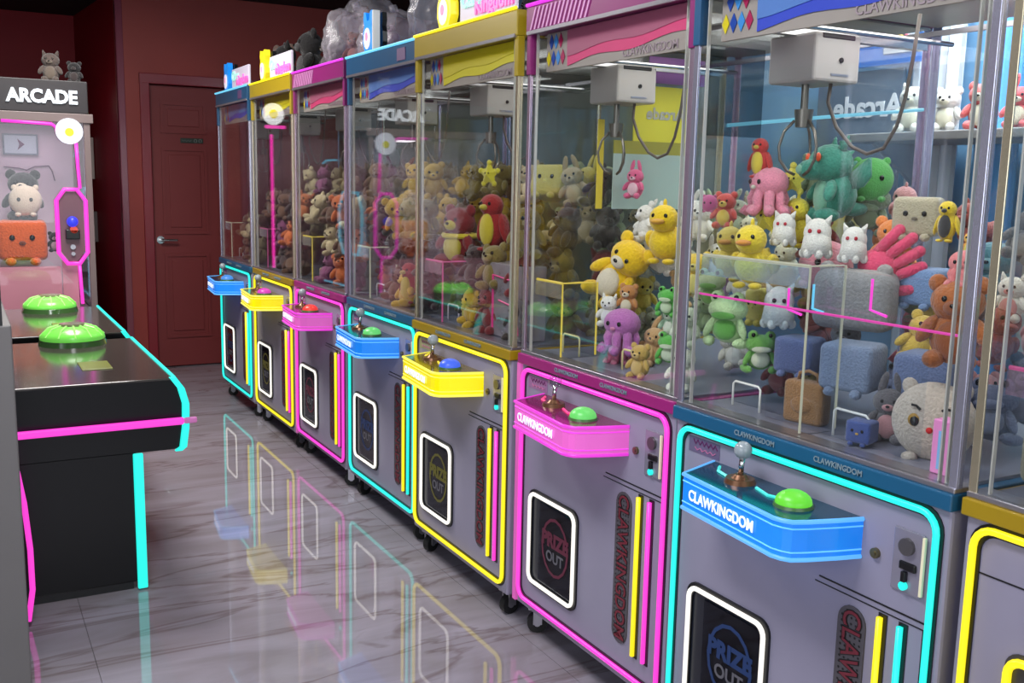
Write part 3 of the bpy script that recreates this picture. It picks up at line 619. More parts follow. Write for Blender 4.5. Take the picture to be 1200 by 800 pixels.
# ------------------------------------------------------------------ roof toppers
def bunny_outline(w_, h):
    return [(.0, -.5), (.30, -.48), (.46, -.25), (.44, .02), (.34, .16), (.42, .34), (.36, .52), (.20, .50), (.10, .28), (-.10, .28), (-.20, .50), (-.36, .52), (-.42, .34), (-.34, .16), (-.44, .02), (-.46, -.25), (-.30, -.48)]
for k in (1, 2, 4, 5):
    s = SCHEME[k]; sg = link('roof_sign', mesh('rs_base', lambda b: box(b, .01, .05, .06, .60, 1.905, 1.915)), BLACK, CM[k])
    bc = dict(cyan=(30, 140, 235), yellow=(246, 226, 40))[s]
    bn = link('bunny_cutout', mesh('rs_bun', lambda b: prism(b, [(0, x*.12, 1.995+z*.155) for x, z in bunny_outline(1, 1)], (.03, 0, 0))), mat('cutout '+s, bc, .35, emit=.45), sg, (.01, .555, 0))
    link('belly', mesh('rs_bel', lambda b: prism(b, [(-.002, .033*cos(a*.393), 1.968+.042*sin(a*.393)) for a in range(16)], (-.003, 0, 0))), mat('white print', (240, 232, 240), .4, emit=.5), bn)
    link('bow', mesh('rs_bow', lambda b: prism(b, [(-.006, .012*cos(a*.785), 1.975+.018*sin(a*.785)) for a in range(8)], (-.002, 0, 0))), mat('pink print', (240, 150, 190), .4, emit=.3), bn)
    link('cutout_edge', mesh('rs_edge', lambda b: prism(b, [(0, x*.10, 1.99+z*.15) for x, z in bunny_outline(1, 1)], (.02, 0, 0))), BLACK, sg, (.045, .525, 0))
    if k != 4:
        brd = link('letter_board', mesh('rs_brd', lambda b: box(b, .02, .035, .07, .45, 1.918, 2.03, .004)), mat('pale letter board', (214, 206, 222), .4, emit=.25), sg)
        link('lettering', text_mesh('rs_t1', 'Claw', .072, .002, .004), mat('mint letters', (170, 226, 214), .4, emit=.5), brd, (.017, .36, 1.985), ROT_FACE)
        link('lettering', text_mesh('rs_t2', 'Kingdom', .072, .002, .004), mat('candy pink letters', (238, 110, 190), .4, emit=.5), brd, (.017, .20, 1.955), ROT_FACE)
    else:
        link('white_edge', mesh('rs_we', lambda b: box(b, .0, .03, .47, .485, 1.915, 2.07, .003)), WHITE, sg)

# ------------------------------------------------------------------ bags and plush on the roofs
def bag(loc, r, sc, label, seed, tint=PLASTIC):
    rnd = random.Random(seed); b = NB()
    bmesh.ops.create_icosphere(b, subdivisions=4, radius=1)
    ph = [rnd.uniform(0, 6) for _ in range(6)]
    for v in b.verts:
        c = v.co; n = 1+.10*sin(5*c.x+ph[0])*sin(4*c.y+ph[1])+.07*sin(11*c.y+ph[2]+3*c.z)+.05*sin(17*c.z+ph[3])*sin(13*c.x+ph[4])
        if c.z > .55: n *= 1-.5*(c.z-.55); c.z *= 1.25
        v.co = c*n
        if v.co.z < -.72: v.co.z = -.72
    b2 = NB(); b2.free()
    tube(b, [(0, 0, 1.0), (.05, .03, 1.2)], .12, n=8); 
    o = link('plastic_bag', mesh('bag%d' % seed, b, True), tint, None, loc, (0, 0, rnd.uniform(0, 3)), (r*sc[0], r*sc[1], r*sc[2]))
    tag(o, label, 'plastic bag'); return o
RT = 1.91
def roof(k, x, y, dz): return (MX[k]+x, MY[k]+y, RT+dz)
bag(roof(3, .25, .50, .12), .150, (1, 1.1, 1.15), 'clear plastic bag of plush standing on the roof between the yellow and pink machines', 1)
bag(roof(3, .30, .15, .10), .150, (1, 1.1, .95), 'lilac grey crumpled plastic bag on the pink machine roof beside the blue machine', 2)
bag(roof(4, .30, .36, .14), .16, (1, 1.0, 1.2), 'puffy clear plastic bag behind the blue bunny cutout on the roof', 3)
bag(roof(6, .20, .66, .11), .16, (1, 1.15, 1.0), 'pinkish plastic bag of plush at the top edge above the gold header', 4)
bag(roof(2, .48, .16, .31), .13, (1, 1.1, 1.0), 'high grey plastic bag piled uppermost on the far machine roofs', 5)
for kk, x, y, z, r, kd, c, lab in ((1, .30, .30, .13, .15, 'bear', (120, 96, 84), 'brown plush leaning on the roof of the farthest blue machine'), (1, .25, .08, .13, .13, 'cat', (18, 16, 18), 'black plush cat behind the yellow bunny topper on the roof'),
                                (2, .28, .52, .15, .15, 'bear', (20, 18, 20), 'black plush bear slumped on the yellow machine roof behind its letters'), (2, .30, .20, .12, .13, 'bunny', (30, 24, 26), 'dark plush bunny on the roof left of the plastic bags'),
                                (3, .25, .50, .11, .09, 'bear', (110, 60, 44), 'brown plush wrapped in the bag above the pink machine'), (3, .28, .15, .10, .09, 'frog', (120, 84, 110), 'mauve plush inside the lilac bag on the pink machine roof'),
                                (4, .34, .30, .10, .085, 'bear', (150, 140, 160), 'grey plush inside the puffy bag behind the blue bunny'), (5, .30, .62, .11, .11, 'bear', (40, 26, 30), 'dark plush on the roof behind the yellow bunny cutout'),
                                (4, .55, .10, .12, .12, 'bear', (34, 24, 28), 'dark brown plush on the blue machine roof right of its bag'), (6, .20, .68, .09, .09, 'bear', (150, 90, 80), 'rosy brown plush inside the bag above the gold header'),
                                (2, .48, .16, .30, .08, 'duck', (130, 84, 50), 'small tan plush on top of the dark roof pile')):
    plush(kd, c, roof(kk, x, y, z), r, random.uniform(-.2, .9), lab, accent=tuple(min(255, v+50) for v in c))

# ------------------------------------------------------------------ plush in the nearest machine (7)
def P7(kind, color, x, y, z, r, label, rz=.55, accent=None, **kw): return plush(kind, color, (x, y, z), r*1.08, rz, label, accent=accent, **kw)
W_ = (226, 226, 216)
rf = P7('round', (200, 186, 168), .125, .135, .972, .072, 'round beige plush face with a red nose in the near right corner', .5)
link('nose', mesh('pl_eye', None), RED, rf, (-.56, 0, -.12), scale=(.06, .08, .08))
for s in (-1, 1): link('brow', mesh('brow', lambda b: tube(b, [(0, -.12, 0), (0, 0, .06), (0, .12, .04)], .035, n=6)), BLACK, rf, (-.50, s*.36, .38), (s*.3, 0, 0))
for s in (-1, 1): link('eye_patch', mesh('pl_eye', None), mat('amber felt', (170, 130, 50), .7), rf, (-.475, s*.36, .08), scale=(.07, .17, .17))
P7('bag', (172, 122, 72), .12, .455, .952, .052, 'tan plush bag lying on the deck left of the wire bracket', .2, face=False)
P7('cube', (52, 76, 140), .075, .26, .93, .028, 'small navy blue plush cube with a gold star on the deck', .3, (214, 170, 60))
P7('bunny', (98, 94, 96), .16, .27, .955, .055, 'dark grey plush bunny with a pink ear beside the beige face', .6, (210, 150, 150))
P7('cube', (112, 122, 162), .17, .535, 1.035, .050, 'lavender blue plush cube stacked on the tan bag', .3, face=False)
P7('cube', (136, 152, 176), .17, .38, 1.035, .062, 'largest pale blue grey plush cube in the middle of the stack', .35, face=False)
P7('cube', (106, 122, 158), .23, .235, 1.03, .064, 'blue grey plush cube above the round beige face', .3, face=False)
P7('bear', (168, 96, 44), .15, .125, 1.165, .082, 'big rust brown plush bear at the right front corner', .5, (150, 80, 34))
P7('pillow', (152, 150, 146), .25, .46, 1.165, .078, 'wide grey plush pillow above the blue cubes', .4, face=False)
P7('round', (226, 150, 160), .30, .60, 1.225, .058, 'pink plush head resting on the grey pillow', .8, tilt=(.4, 0))
P7('frog', (176, 206, 150), .10, .70, 1.10, .066, 'pale green plush frog by the left post of the blue machine', .5, (96, 170, 70))
P7('frog', (104, 164, 72), .14, .63, 1.03, .050, 'smaller deep green plush frog under the pale one', .9, (214, 220, 190))
P7('ghost', W_, .16, .60, 1.135, .046, 'white plush ghost between the green frog and grey pillow', .8)
P7('hand', (222, 70, 110), .30, .42, 1.25, .072, 'hot pink plush hand with spread fingers', .5, tilt=(.9, 0))
P7('bear', (222, 132, 60), .36, .46, 1.28, .065, 'orange plush bear behind the pink hand', .5, (240, 170, 90))
P7('cube', (176, 168, 140), .36, .40, 1.35, .052, 'khaki square plush with sleepy eyes on top of the pile', .5, (110, 100, 80))
P7('bird', (236, 200, 40), .30, .28, 1.345, .040, 'yellow plush bird with black head beside the khaki square', .3, (60, 60, 60))
P7('duck', (234, 204, 50), .13, .66, 1.25, .074, 'large yellow plush duck at the left of the pile', .4, (240, 150, 40))
P7('duck', (240, 214, 60), .30, .69, 1.325, .060, 'bright yellow plush duck behind the white ghosts', .2, (240, 150, 40))
P7('star', (236, 216, 70), .22, .72, 1.335, .050, 'yellow plush star lying on the left ducks', .2)
for n_, (x, y, z, r) in enumerate(((.20, .64, 1.31, .036), (.22, .555, 1.295, .043), (.25, .475, 1.285, .038))):
    P7('ghost', W_, x, y, z, r, ['small white plush ghost leftmost of the three on the pile', 'larger white plush ghost in the middle of the three on the pile', 'white plush ghost rightmost of the three on the pile'][n_], .5, eye=mat('crimson eye', (170, 20, 40), .3))
P7('dragon', (54, 132, 112), .32, .62, 1.43, .088, 'teal plush dragon sitting high on the pile', -.45, (120, 180, 150), eye=mat('orange eye', (230, 90, 50), .3))
P7('round', (80, 170, 80), .43, .60, 1.43, .048, 'green round plush behind the dragon', .9)
P7('octopus', (226, 140, 160), .22, .72, 1.40, .058, 'pink plush octopus left of the dragon', -.1)
P7('bird', (206, 60, 56), .20, .735, 1.475, .045, 'red plush parrot topmost at the left', .4, (236, 206, 70))
P7('star', (240, 226, 90), .28, .705, 1.425, .040, 'pale yellow plush star right of the pink octopus', .5)
P7('octopus', (232, 130, 130), .16, .125, 1.265, .035, 'coral plush octopus perched above the rust brown bear', .3)
P7('bird', (244, 170, 40), .30, .22, 1.295, .030, 'small orange plush bird at the right of the pile', .3, (250, 220, 90))
P7('cube', (120, 150, 190), .36, .37, 1.20, .050, 'light blue plush cube under the khaki square', .2, face=False)
P7('cat', (236, 226, 210), .33, .14, 1.20, .045, 'cream plush cat behind the rust brown bear', .3, (230, 150, 140))
for n_, (kd, c, x, y, z, r, lab) in enumerate((('bear', (176, 150, 70), .34, .66, 1.19, .07, 'ochre plush bear deep in the left pile of the blue machine'), ('bear', (120, 44, 50), .24, .66, .97, .055, 'dark red plush bear low behind the green frogs'),
        ('bear', (178, 150, 60), .24, .56, .96, .05, 'mustard plush bear low beside the tan bag'), ('cat', (70, 72, 78), .34, .56, 1.04, .06, 'charcoal plush cat behind the lavender cube'), ('bunny', (90, 86, 96), .40, .28, 1.13, .06, 'slate plush bunny behind the blue grey cubes'),
        ('bear', (206, 120, 56), .52, .60, 1.25, .08, 'orange brown plush bear at the back of the pile'), ('bear', (60, 110, 120), .56, .35, 1.22, .08, 'petrol blue plush bear at the back of the pile'), ('duck', (230, 190, 70), .5, .14, 1.22, .075, 'golden plush duck in the back right corner'),
        ('bear', (86, 90, 110), .36, .10, 1.02, .07, 'slate blue plush bear hidden behind the beige face'), ('octopus', (200, 90, 110), .50, .45, 1.08, .08, 'raspberry plush octopus under the back pile'), ('bear', (140, 130, 120), .40, .40, .97, .07, 'stone grey plush bear at the bottom of the pile'),
        ('bear', (60, 60, 70), .26, .30, .955, .05, 'near black plush bear at the deck behind the navy cube'))):
    P7(kd, c, x, y, z, r, lab, random.uniform(.1, .9), tuple(min(255, v+40) for v in c))
AS7 = [((196, 170, 120), 'beige'), ((110, 120, 150), 'slate blue'), ((214, 180, 70), 'golden'), ((150, 70, 60), 'brick red'), ((120, 140, 110), 'moss green'), ((206, 150, 150), 'dusty pink'), ((90, 84, 80), 'charcoal')]
sp7 = [(x, y, z) for x, y, z in [(.36, .70, 1.30), (.48, .66, 1.36), (.62, .66, 1.36), (.66, .5, 1.33), (.66, .34, 1.32), (.62, .2, 1.32), (.5, .26, 1.32), (.40, .74, 1.42), (.36, .68, 1.08), (.36, .66, .96), (.46, .5, 1.18), (.44, .16, 1.12), (.46, .3, .96), (.56, .1, 1.12),
       (.36, .55, 1.16), (.42, .40, 1.10), (.30, .34, 1.10), (.33, .20, 1.12), (.31, .17, .97), (.40, .06, 1.1), (.44, .06, 1.25), (.36, .44, .96), (.35, .30, .96)]]
pile7 = (sp7, AS7)
# neon reflections in machine 7, drawn as glowing corners on an added panel
ac = thing('acrylic_divider', 'clear acrylic divider with pink lit corners among the plush', 'divider', (.06, .30, .905))
link('panel', mesh('acd', lambda b: box(b, .0, .003, -.19, .22, 0, .34)), ACRYL, ac)
link('lit_corner', mesh('acd1', lambda b: tube(b, [(0, .17, .29), (0, .17, .245), (0, .13, .238)], .003, n=6)), NEON['pink'], ac)
link('lit_corner', mesh('acd2', lambda b: tube(b, [(0, -.05, .33), (0, -.05, .27), (0, -.09, .262)], .003, n=6)), NEON['pink'], ac)
b_ = link('lit_corner', mesh('acd3', lambda b: tube(b, [(0, .10, .305), (0, .10, .255), (0, .07, .25)], .003, n=6)), NEON['blue'], ac); b_['label'] = 'blue lit corner'
bx = thing('candy_pink_box', 'small candy pink printed box standing at the right front corner post', 'box', (.05, .045, .903))
link('carton', mesh('cpb', lambda b: box(b, -.018, .018, -.02, .02, 0, .10, .003)), mat('candy pink card', (226, 140, 196), .4), bx)
link('stripe', mesh('cpb2', lambda b: box(b, -.019, -.0181, -.006, .006, .01, .08)), mat('sky blue card', (130, 180, 226), .4), bx)

# ------------------------------------------------------------------ plush in the pink machine (6)
P6 = P7
P6('bear', (238, 190, 14), .26, 1.36, 1.15, .105, 'big golden yellow plush bear lying across the pile', .3, (226, 216, 190), tilt=(.6, 0))
P6('duck', (240, 196, 20), .30, 1.21, 1.27, .085, 'golden yellow plush duck with head up beside the big bear', .5, (240, 170, 40))
P6('octopus', (178, 104, 170), .15, 1.20, 1.0, .064, 'purple plush octopus at the deck of the pink machine', .4, (214, 130, 170))
P6('octopus', (214, 120, 150), .17, 1.235, .94, .045, 'rose plush octopus squeezed under the purple one', .4)
P6('frog', (84, 176, 66), .12, .955, 1.11, .040, 'bright green plush frog right of the yellow bear', .4, (200, 220, 180))
P6('bear', (176, 206, 176), .14, .965, 1.055, .040, 'mint plush bear sandwiched between two green frogs', .4, (220, 226, 206))
P6('frog', (90, 178, 72), .12, .94, .99, .044, 'green plush frog below the mint bear', .5, (206, 220, 190))
P6('bear', (190, 156, 80), .085, 1.02, .945, .045, 'honey plush bear behind the right wire bracket', .4, (214, 180, 110))
P6('cat', (222, 226, 208), .085, .84, .955, .053, 'white plush cat low at the right post of the pink machine', .5, (240, 240, 230))
P6('bear', (206, 216, 190), .10, .85, 1.06, .05, 'pale sage plush bear above the white cat', .6, (230, 236, 220))
P6('frog', (196, 214, 170), .13, .80, 1.16, .05, 'pale lime plush frog against the right side glass', .5, (120, 180, 80))
P6('duck', (236, 206, 90), .24, .86, 1.24, .07, 'light yellow plush duck beside the right post', .5, (240, 160, 50))
P6('bear', (226, 190, 60), .26, 1.02, 1.17, .06, 'mustard plush bear between the yellow duck and green frog', .6, (236, 214, 120))
P6('cat', (226, 226, 216), .18, 1.31, 1.04, .045, 'white plush cat with a blue belt next to the chute', .5, (240, 240, 240))
P6('bear', (190, 130, 70), .22, 1.27, 1.075, .045, 'caramel plush bear tucked under the yellow bear', .5, (236, 220, 190))
P6('bunny', (206, 90, 130), .35, 1.44, 1.41, .045, 'pink plush bunny hanging under the claw', .5, (236, 190, 200))
P6('bear', (200, 66, 60), .42, 1.10, 1.34, .05, 'red plush bear high by the right side glass', .5, (230, 200, 80))
P6('round', (206, 90, 150), .30, 1.03, 1.36, .022, 'tiny dark pink plush head topping the duck', .5)
cols6 = [((198, 196, 168), 'cream'), ((150, 170, 130), 'sage green'), ((214, 200, 90), 'lemon'), ((120, 128, 104), 'olive'), ((216, 214, 204), 'white'), ((186, 150, 100), 'tan')]
def pile(k, spots, cols, r, place, grpname, kinds=('small', 'bunny', 'cat', 'small')):
    for i, (x, y, z) in enumerate(spots):
        c, cn = cols[random.randrange(len(cols))]
        kd = kinds[random.randrange(len(kinds))]; kn = {'small': 'bear', 'bunny': 'bunny', 'cat': 'cat', 'cube': 'cube', 'frog': 'frog', 'duck': 'duck'}[kd]
        dep = ('by the glass', 'second row in', 'third row in', 'rearmost row')[max(0, min(3, round((x-.10)/.155)))]
        colm = ('nearest column', 'second column', 'third column', 'farthest column')[max(0, min(3, round((y-.13)/.165)))]
        lay = ('lowest layer', 'second layer', 'third layer', 'top layer')[max(0, min(3, round((z-.97)/.135)))]
        plush(kd, c, (MX[k]+x+random.uniform(-.012, .012), MY[k]-.028+y+random.uniform(-.012, .012), z+random.uniform(-.01, .01)), r*random.uniform(.9, 1.08), random.uniform(-.3, 1.3),
              '%s plush %s, %s, %s, %s, %s' % (cn, kn, lay, dep, colm, place), group='plush toys piled inside the %s' % place, accent=tuple(min(255, int(v*1.15)+10) for v in c), tilt=(random.uniform(-.4, .4), random.uniform(-.3, .3)))
sp6 = [(x, y, z) for x, y, z in [(.40, .68, 1.29), (.32, .60, 1.30), (.5, .60, 1.31), (.46, .50, 1.30), (.60, .52, 1.31), (.62, .66, 1.32), (.55, .40, 1.27), (.66, .38, 1.30),
       (.36, .66, 1.20), (.38, .57, 1.20), (.50, .64, 1.20), (.52, .50, 1.19), (.36, .48, 1.10), (.48, .36, 1.15), (.62, .30, 1.2), (.35, .66, 1.08), (.36, .60, .97), (.36, .46, .97), (.34, .30, 1.06), (.5, .22, 1.14), (.40, .12, 1.10), (.55, .10, 1.22), (.65, .18, 1.3), (.34, .20, .97), (.22, .40, .96)]]
pile(7, pile7[0], pile7[1], .066, 'nearest blue machine', '', ('small', 'cat', 'duck', 'frog'))
pile(6, sp6, cols6, .062, 'near pink machine', '', ('small', 'cat', 'cube', 'bunny'))
# ------------------------------------------------------------------ piles further back
def grid(levels, r):
    out = []
    n = 4; st = .155
    for li in range(levels):
        z = .90+r*.95+li*r*1.72
        for i in range(n):
            for j in range(n):
                x = .10+i*.155; y = .13+j*.165
                if i == 0 and j == 3 and li < 2: continue      # prize chute
                vis = i == 0 or j == 0 or li >= levels-1-(i > 2) or (i == 1 and li >= levels-2)
                drop = li > levels-1-(0 if i >= 2 else 1 if i == 1 else 1)
                if drop and not (i == 1 and random.random() < .5): continue
                if vis: out.append((x, y, z))
    return out
BR = (92, 62, 40); DK = (52, 38, 34); CR = (176, 160, 122); OR = (186, 92, 34); YE = (186, 150, 36); OL = (120, 104, 46); MR = (112, 26, 30); MV = (120, 58, 96)
names = {BR: 'brown', DK: 'dark brown', CR: 'cream', OR: 'orange', YE: 'mustard yellow', OL: 'olive', MR: 'maroon', MV: 'mauve'}
def cl(*a): return [(c, names[c]) for c in a]
SG = (150, 164, 124); LM = (196, 184, 92); names.update({SG: 'sage', LM: 'lemon'})
g5 = [p for p in grid(4, .082) if not any(p[0] < .33 and abs(MY[5]-.028+p[1]-wy) < .16 and abs(p[2]-wz) < .15 for wy, wz in ((2.22, 1.21), (1.94, 1.27), (1.97, 1.43)))]
pile(5, [p for p in g5 if p[0] > .2 and p[1] > .25], cl(CR, SG, LM, CR, OL, SG), .082, 'near yellow machine', '', ('small', 'cat', 'cube', 'bunny'))
pile(5, [p for p in g5 if not (p[0] > .2 and p[1] > .25)], cl(YE, OL, MR, DK, YE, OL), .082, 'near yellow machine', '', ('small', 'small', 'cat'))
pile(4, grid(4, .082), cl(YE, OL, BR, DK, YE), .082, 'middle blue machine', '', ('small', 'small', 'cat'))
pile(3, grid(4, .082), cl(CR, OR, BR, YE, MV, OL), .082, 'far pink machine', '')
pile(2, grid(4, .080), cl(CR, OR, BR, DK, MV), .080, 'far yellow machine', '')
pile(1, grid(3, .080), cl(BR, DK, CR), .080, 'farthest blue machine', '')
# larger characters in machine 5 and 4
for kd, c, x, y, z, r, lab, ac_ in (('bear', (120, 24, 26), .135, 2.22, 1.21, .115, 'large maroon plush bear with a yellow belt in the near yellow machine', (196, 180, 40)), ('bird', (150, 28, 26), .12, 1.94, 1.27, .10, 'large red plush bird leaning on the front glass of the near yellow machine', (206, 186, 40)),
                                  ('bear', (196, 160, 30), .12, 2.47, 1.26, .085, 'yellow plush bear by the near post of the mid row blue machine', (120, 80, 30)), ('bird', (140, 24, 30), .10, 2.60, 1.0, .085, 'dark red plush bird low in the mid row blue machine corner', (190, 170, 60)),
                                  ('cat', (30, 30, 30), .10, 2.06, .965, .055, 'black plush cat on the deck of the near yellow machine', (190, 180, 60)), ('star', (206, 196, 50), .12, 1.97, 1.43, .05, 'yellow plush star high behind the front glass of the yellow machine', None)):
    t = plush(kd, c, (x, y, z), r, .4, lab, accent=ac_)
    if kd == 'bear': link('belt', mesh('belt', lambda b: tube(b, [(.52*cos(a*.5236), .54*sin(a*.5236), -.02) for a in range(12)], .09, True, 6), True), furm((206, 186, 40)), t)
# printed pink carton inside machine 5
pc = thing('printed_carton', 'pink and violet printed carton inside the near yellow machine', 'carton', (.10, 1.74, .903))
link('carton', mesh('pcar', lambda b: box(b, -.04, .05, -.12, .12, 0, .24, .003)), glass('lilac film', (.62, .48, .62), 1, .1, .25), pc)
link('print', mesh('pcar2', lambda b: tube(tube(b, [(-.042, .07, .02), (-.042, .07, .2), (-.042, -.07, .19), (-.042, -.10, .02)], .004, n=6), [(-.042, .03, .12), (-.042, -.06, .11)], .003, n=6)), mat('magenta ink', (200, 50, 120), .4, emit=.15), pc)
# ------------------------------------------------------------------ machine 8 contents and shelf plush
for kd, c, x, y, z, r, lab, ac_ in (('bear', (196, 110, 60), .22, -.14, 1.19, .06, 'orange brown plush bear in the machine at the right frame edge', (220, 150, 90)), ('cube', (96, 112, 140), .2, -.15, 1.05, .06, 'slate blue plush cube under the orange bear at the right edge', None),
                                  ('pillow', (128, 128, 104), .12, -.13, .965, .062, 'olive grey plush pillow at the bottom right behind the glass', None), ('round', (178, 200, 70), .10, -.10, 1.2, .022, 'small lime plush ball at the right edge', None),
                                  ('duck', (232, 190, 60), .45, -.12, 1.28, .05, 'yellow plush duck at the back of the right edge machine', (240, 140, 40)), ('cat', (220, 210, 190), .46, -.28, 1.26, .06, 'cream plush cat at the back of the right edge machine', (226, 160, 150)),
                                  ('bear', (200, 100, 120), .30, -.30, 1.16, .06, 'rose plush bear behind the orange bear at the right edge', (230, 160, 170))):
    plush(kd, c, (x, y, z), r, .4, lab, accent=ac_)
for n_, (kd, c, y, r, lab) in enumerate((('cat', (226, 224, 214), 1.46, .085, 'white plush cat leftmost on the wall shelf'), ('bear', (232, 230, 222), 1.32, .075, 'white plush bear second from the left on the wall shelf'), ('bear', (226, 110, 110), 1.19, .08, 'coral pink plush bear left of its twin on the wall shelf'),
                                    ('bunny', (222, 96, 100), 1.06, .07, 'coral pink plush bunny in the middle of the wall shelf'), ('bear', (226, 120, 60), .93, .08, 'orange plush bear right of the coral bunny on the shelf'), ('cat', (220, 180, 120), .79, .075, 'tan plush cat rightmost on the wall shelf'))):
    plush(kd, c, (1.42, y-.14, 1.60+r*.98), r, .3, lab, accent=(240, 226, 200))

# ------------------------------------------------------------------ dome-button arcade consoles on the left
TOPM = mat('dark taupe gloss top', (70, 66, 62), .12)
def add_dome(t, x, y, r):
    d = link('button_dome', mesh('dm_base', lambda b: cyl(b, (0, 0, 0), (0, 0, .014), 1.0, .96, 32) if False else cyl(cyl(b, (0, 0, 0), (0, 0, .02), .128, .122, 36), (0, 0, .02), (0, 0, .024), .122, .118, 36), 40), mat('smoky button base', (60, 96, 50), .15), t, (x, y, .730))
    def cap(b):
        ell(b, (0, 0, .026), (.122, .122, .052), u=36, v=14)
        return b
    c = link('lens', mesh('dm_cap', cap, True), mat('lit green dome', (120, 226, 84), .25, emit=.26), d)
    def facets(b):
        for i in range(12):
            a = i*pi/6; tube(b, [(.118*cos(a), .118*sin(a), .036), (.088*cos(a), .088*sin(a), .066), (.05*cos(a), .05*sin(a), .076)], .004, n=5)
        return b
    link('ribs', mesh('dm_ribs', facets), mat('pale green rib', (170, 236, 130), .3, emit=.3), d)
    link('crown', mesh('dm_cr', lambda b: cyl(b, (0, 0, .070), (0, 0, .082), .052, .046, 24), 40), mat('clear crown', (120, 130, 90), .2), d)
    return d
def arcade(loc, L, label, dome_y):
    t = thing('arcade_table', label, 'arcade machine', loc, 0, 'low black arcade machines with green domes')
    BLK = mat('gloss black laminate', (7, 6, 8), .3, spec=.3)
    link('lower_cabinet', mesh('at_low%g' % L, lambda b: box(b, -1.42, -1.0, .0, L, .03, .49, .006)), BLK, t)
    link('plinth', mesh('at_pl%g' % L, lambda b: box(b, -1.40, -1.02, .02, L-.02, 0, .03)), BLACK, t)
    prof = [(-.868, .722), (-.845, .69), (-.836, .64), (-.838, .56), (-.846, .49), (-.875, .482), (-1.45, .482), (-1.45, .722)]
    link('console_box', mesh('at_con%g' % L, lambda b: prism(b, [(x, 0, z) for x, z in prof], (0, L, 0))), BLK, t)
    link('console_top', mesh('at_top%g' % L, lambda b: box(b, -1.45, -.872, -.004, L, .722, .730, .003)), TOPM, t)
    P = [(-.868, .733), (-.842, .695), (-.828, .64), (-.830, .56), (-.840, .49), (-.856, .478)]
    link('neon_edge', mesh('at_cy', lambda b: prism(b, [(x, 0, z) for x, z in P]+[(x-.022, 0, z) for x, z in P[::-1]], (0, .02, 0))), NEON['cyan'], t, (.004, -.018, 0))
    link('neon_line', mesh('at_cyl%g' % L, lambda b: box(b, -.873, -.864, .0, L, .7285, .735)), NEON['cyan'], t)
    link('neon_leg', mesh('at_leg', lambda b: box(b, -1.010, -.978, -.014, 0, .008, .482, .004)), NEON['cyan'], t)
    link('neon_stripe', mesh('at_pk', lambda b: box(b, -1.42, -.845, -.034, -.018, .572, .597, .006)), NEON['pink'], t)
    link('stripe_end', mesh('at_pke', lambda b: box(b, -.845, -.802, -.034, -.018, .574, .595, .006)), mat('dim pink acrylic', (190, 110, 170), .3, emit=.3), t)
    link('touch_panel', mesh('at_tp', lambda b: box(b, -1.13, -1.03, 0, .16, .730, .733, .001)), mat('olive display', (120, 128, 52), .3, emit=.08), t, (0, dome_y-.62, 0))
    add_dome(t, -1.10, dome_y, .12)
    return t
arcade((0, 2.35, 0), .93, 'nearer low black arcade machine with cyan edges, pink stripe and green dome', .86)
arcade((0, 3.46, 0), .95, 'second low black arcade machine behind the nearer one, with its own green dome', .82)

# ------------------------------------------------------------------ grey cabinet in the left foreground
g = thing('claw_machine', 'grey cabinet with clear glass above, cut off by the left edge of the photo', 'claw machine', (-1.38, 1.60, 0))
link('cabinet', mesh('gl_cab', lambda b: box(b, -.62, 0, 0, .66, .03, 1.035, .004)), mat('warm grey powder coat', (100, 97, 96), .5), g)
link('base', mesh('gl_base', lambda b: box(b, -.58, -.03, .03, .62, 0, .03)), BLACK, g)
link('side_glass', mesh('gl_gl', lambda b: box(b, -.60, -.035, .006, .011, 1.035, 1.86)), GLASS, g)
link('corner_post', mesh('gl_post', lambda b: box(b, -.052, -.028, 0, .02, 1.035, 1.86, .002)), METAL, g)
link('post_seal', mesh('gl_seal', lambda b: box(b, -.029, -.019, .002, .012, 1.035, 1.86, .001)), BLACK, g)
link('corner_post', mesh('gl_post2', lambda b: box(b, -.60, -.58, 0, .02, 1.035, 1.86, .002)), METAL, g)
link('header', mesh('gl_head', lambda b: box(b, -.62, 0, 0, .66, 1.86, 1.98, .004)), HEAD['pink'], g)
link('front_neon', mesh('gl_neon', lambda b: tube(b, [(.002, .60, .56), (.016, .60, .50), (.030, .60, .40), (.040, .60, .25), (.040, .60, .12), (.024, .60, .02)], .0085), True), NEON['pink'], g)

# ------------------------------------------------------------------ back-left lit arcade machine
AS = 1.0893      # the cabinet's pieces below are laid out at 1/AS size around the eye height
def AP(x, y, z): return (-1.486+(x+1.486)*AS, -1.098+(y+1.098)*AS, 1.405+(z-1.405)*AS)
A = thing('arcade_cabinet', 'pink-lit prize machine with a white ARCADE sign beside the red wall', 'arcade machine', AP(-1.30, 4.50, 0))
A.scale = (AS, AS, AS)
BLKP = mat('sooty header', (34, 30, 32), .4)
TAUP = mat('taupe metal', (112, 98, 96), .4)
AX = lambda x: x+1.30
link('base_cabinet', mesh('ac_base', lambda b: box(b, -.40, .42, 0, .85, .117, .70, .006)), mat('rose grey panel', (150, 110, 120), .4), A)
link('header', mesh('ac_head', lambda b: box(b, -.42, AX(-.86), -.01, .85, 1.70, 1.86, .004)), BLKP, A)
link('header_lip', mesh('ac_lip', lambda b: box(b, -.42, AX(-.84), -.012, .85, 1.655, 1.70, .003)), TAUP, A)
link('lettering', text_mesh('arcade', 'ARCADE', .088, .0035, .006), neon('lit white letters', (240, 248, 255), 1.3), A, (AX(-1.07), -.016, 1.775), ROT_NEAR, (.93, 1, 1))
link('corner_post', mesh('ac_post', lambda b: box(b, AX(-.885), AX(-.855), 0, .03, .70, 1.66, .002)), TAUP, A)
link('side_glass', mesh('ac_gl', lambda b: box(b, -.40, AX(-.885), .010, .014, .70, 1.66)), GLASS, A)
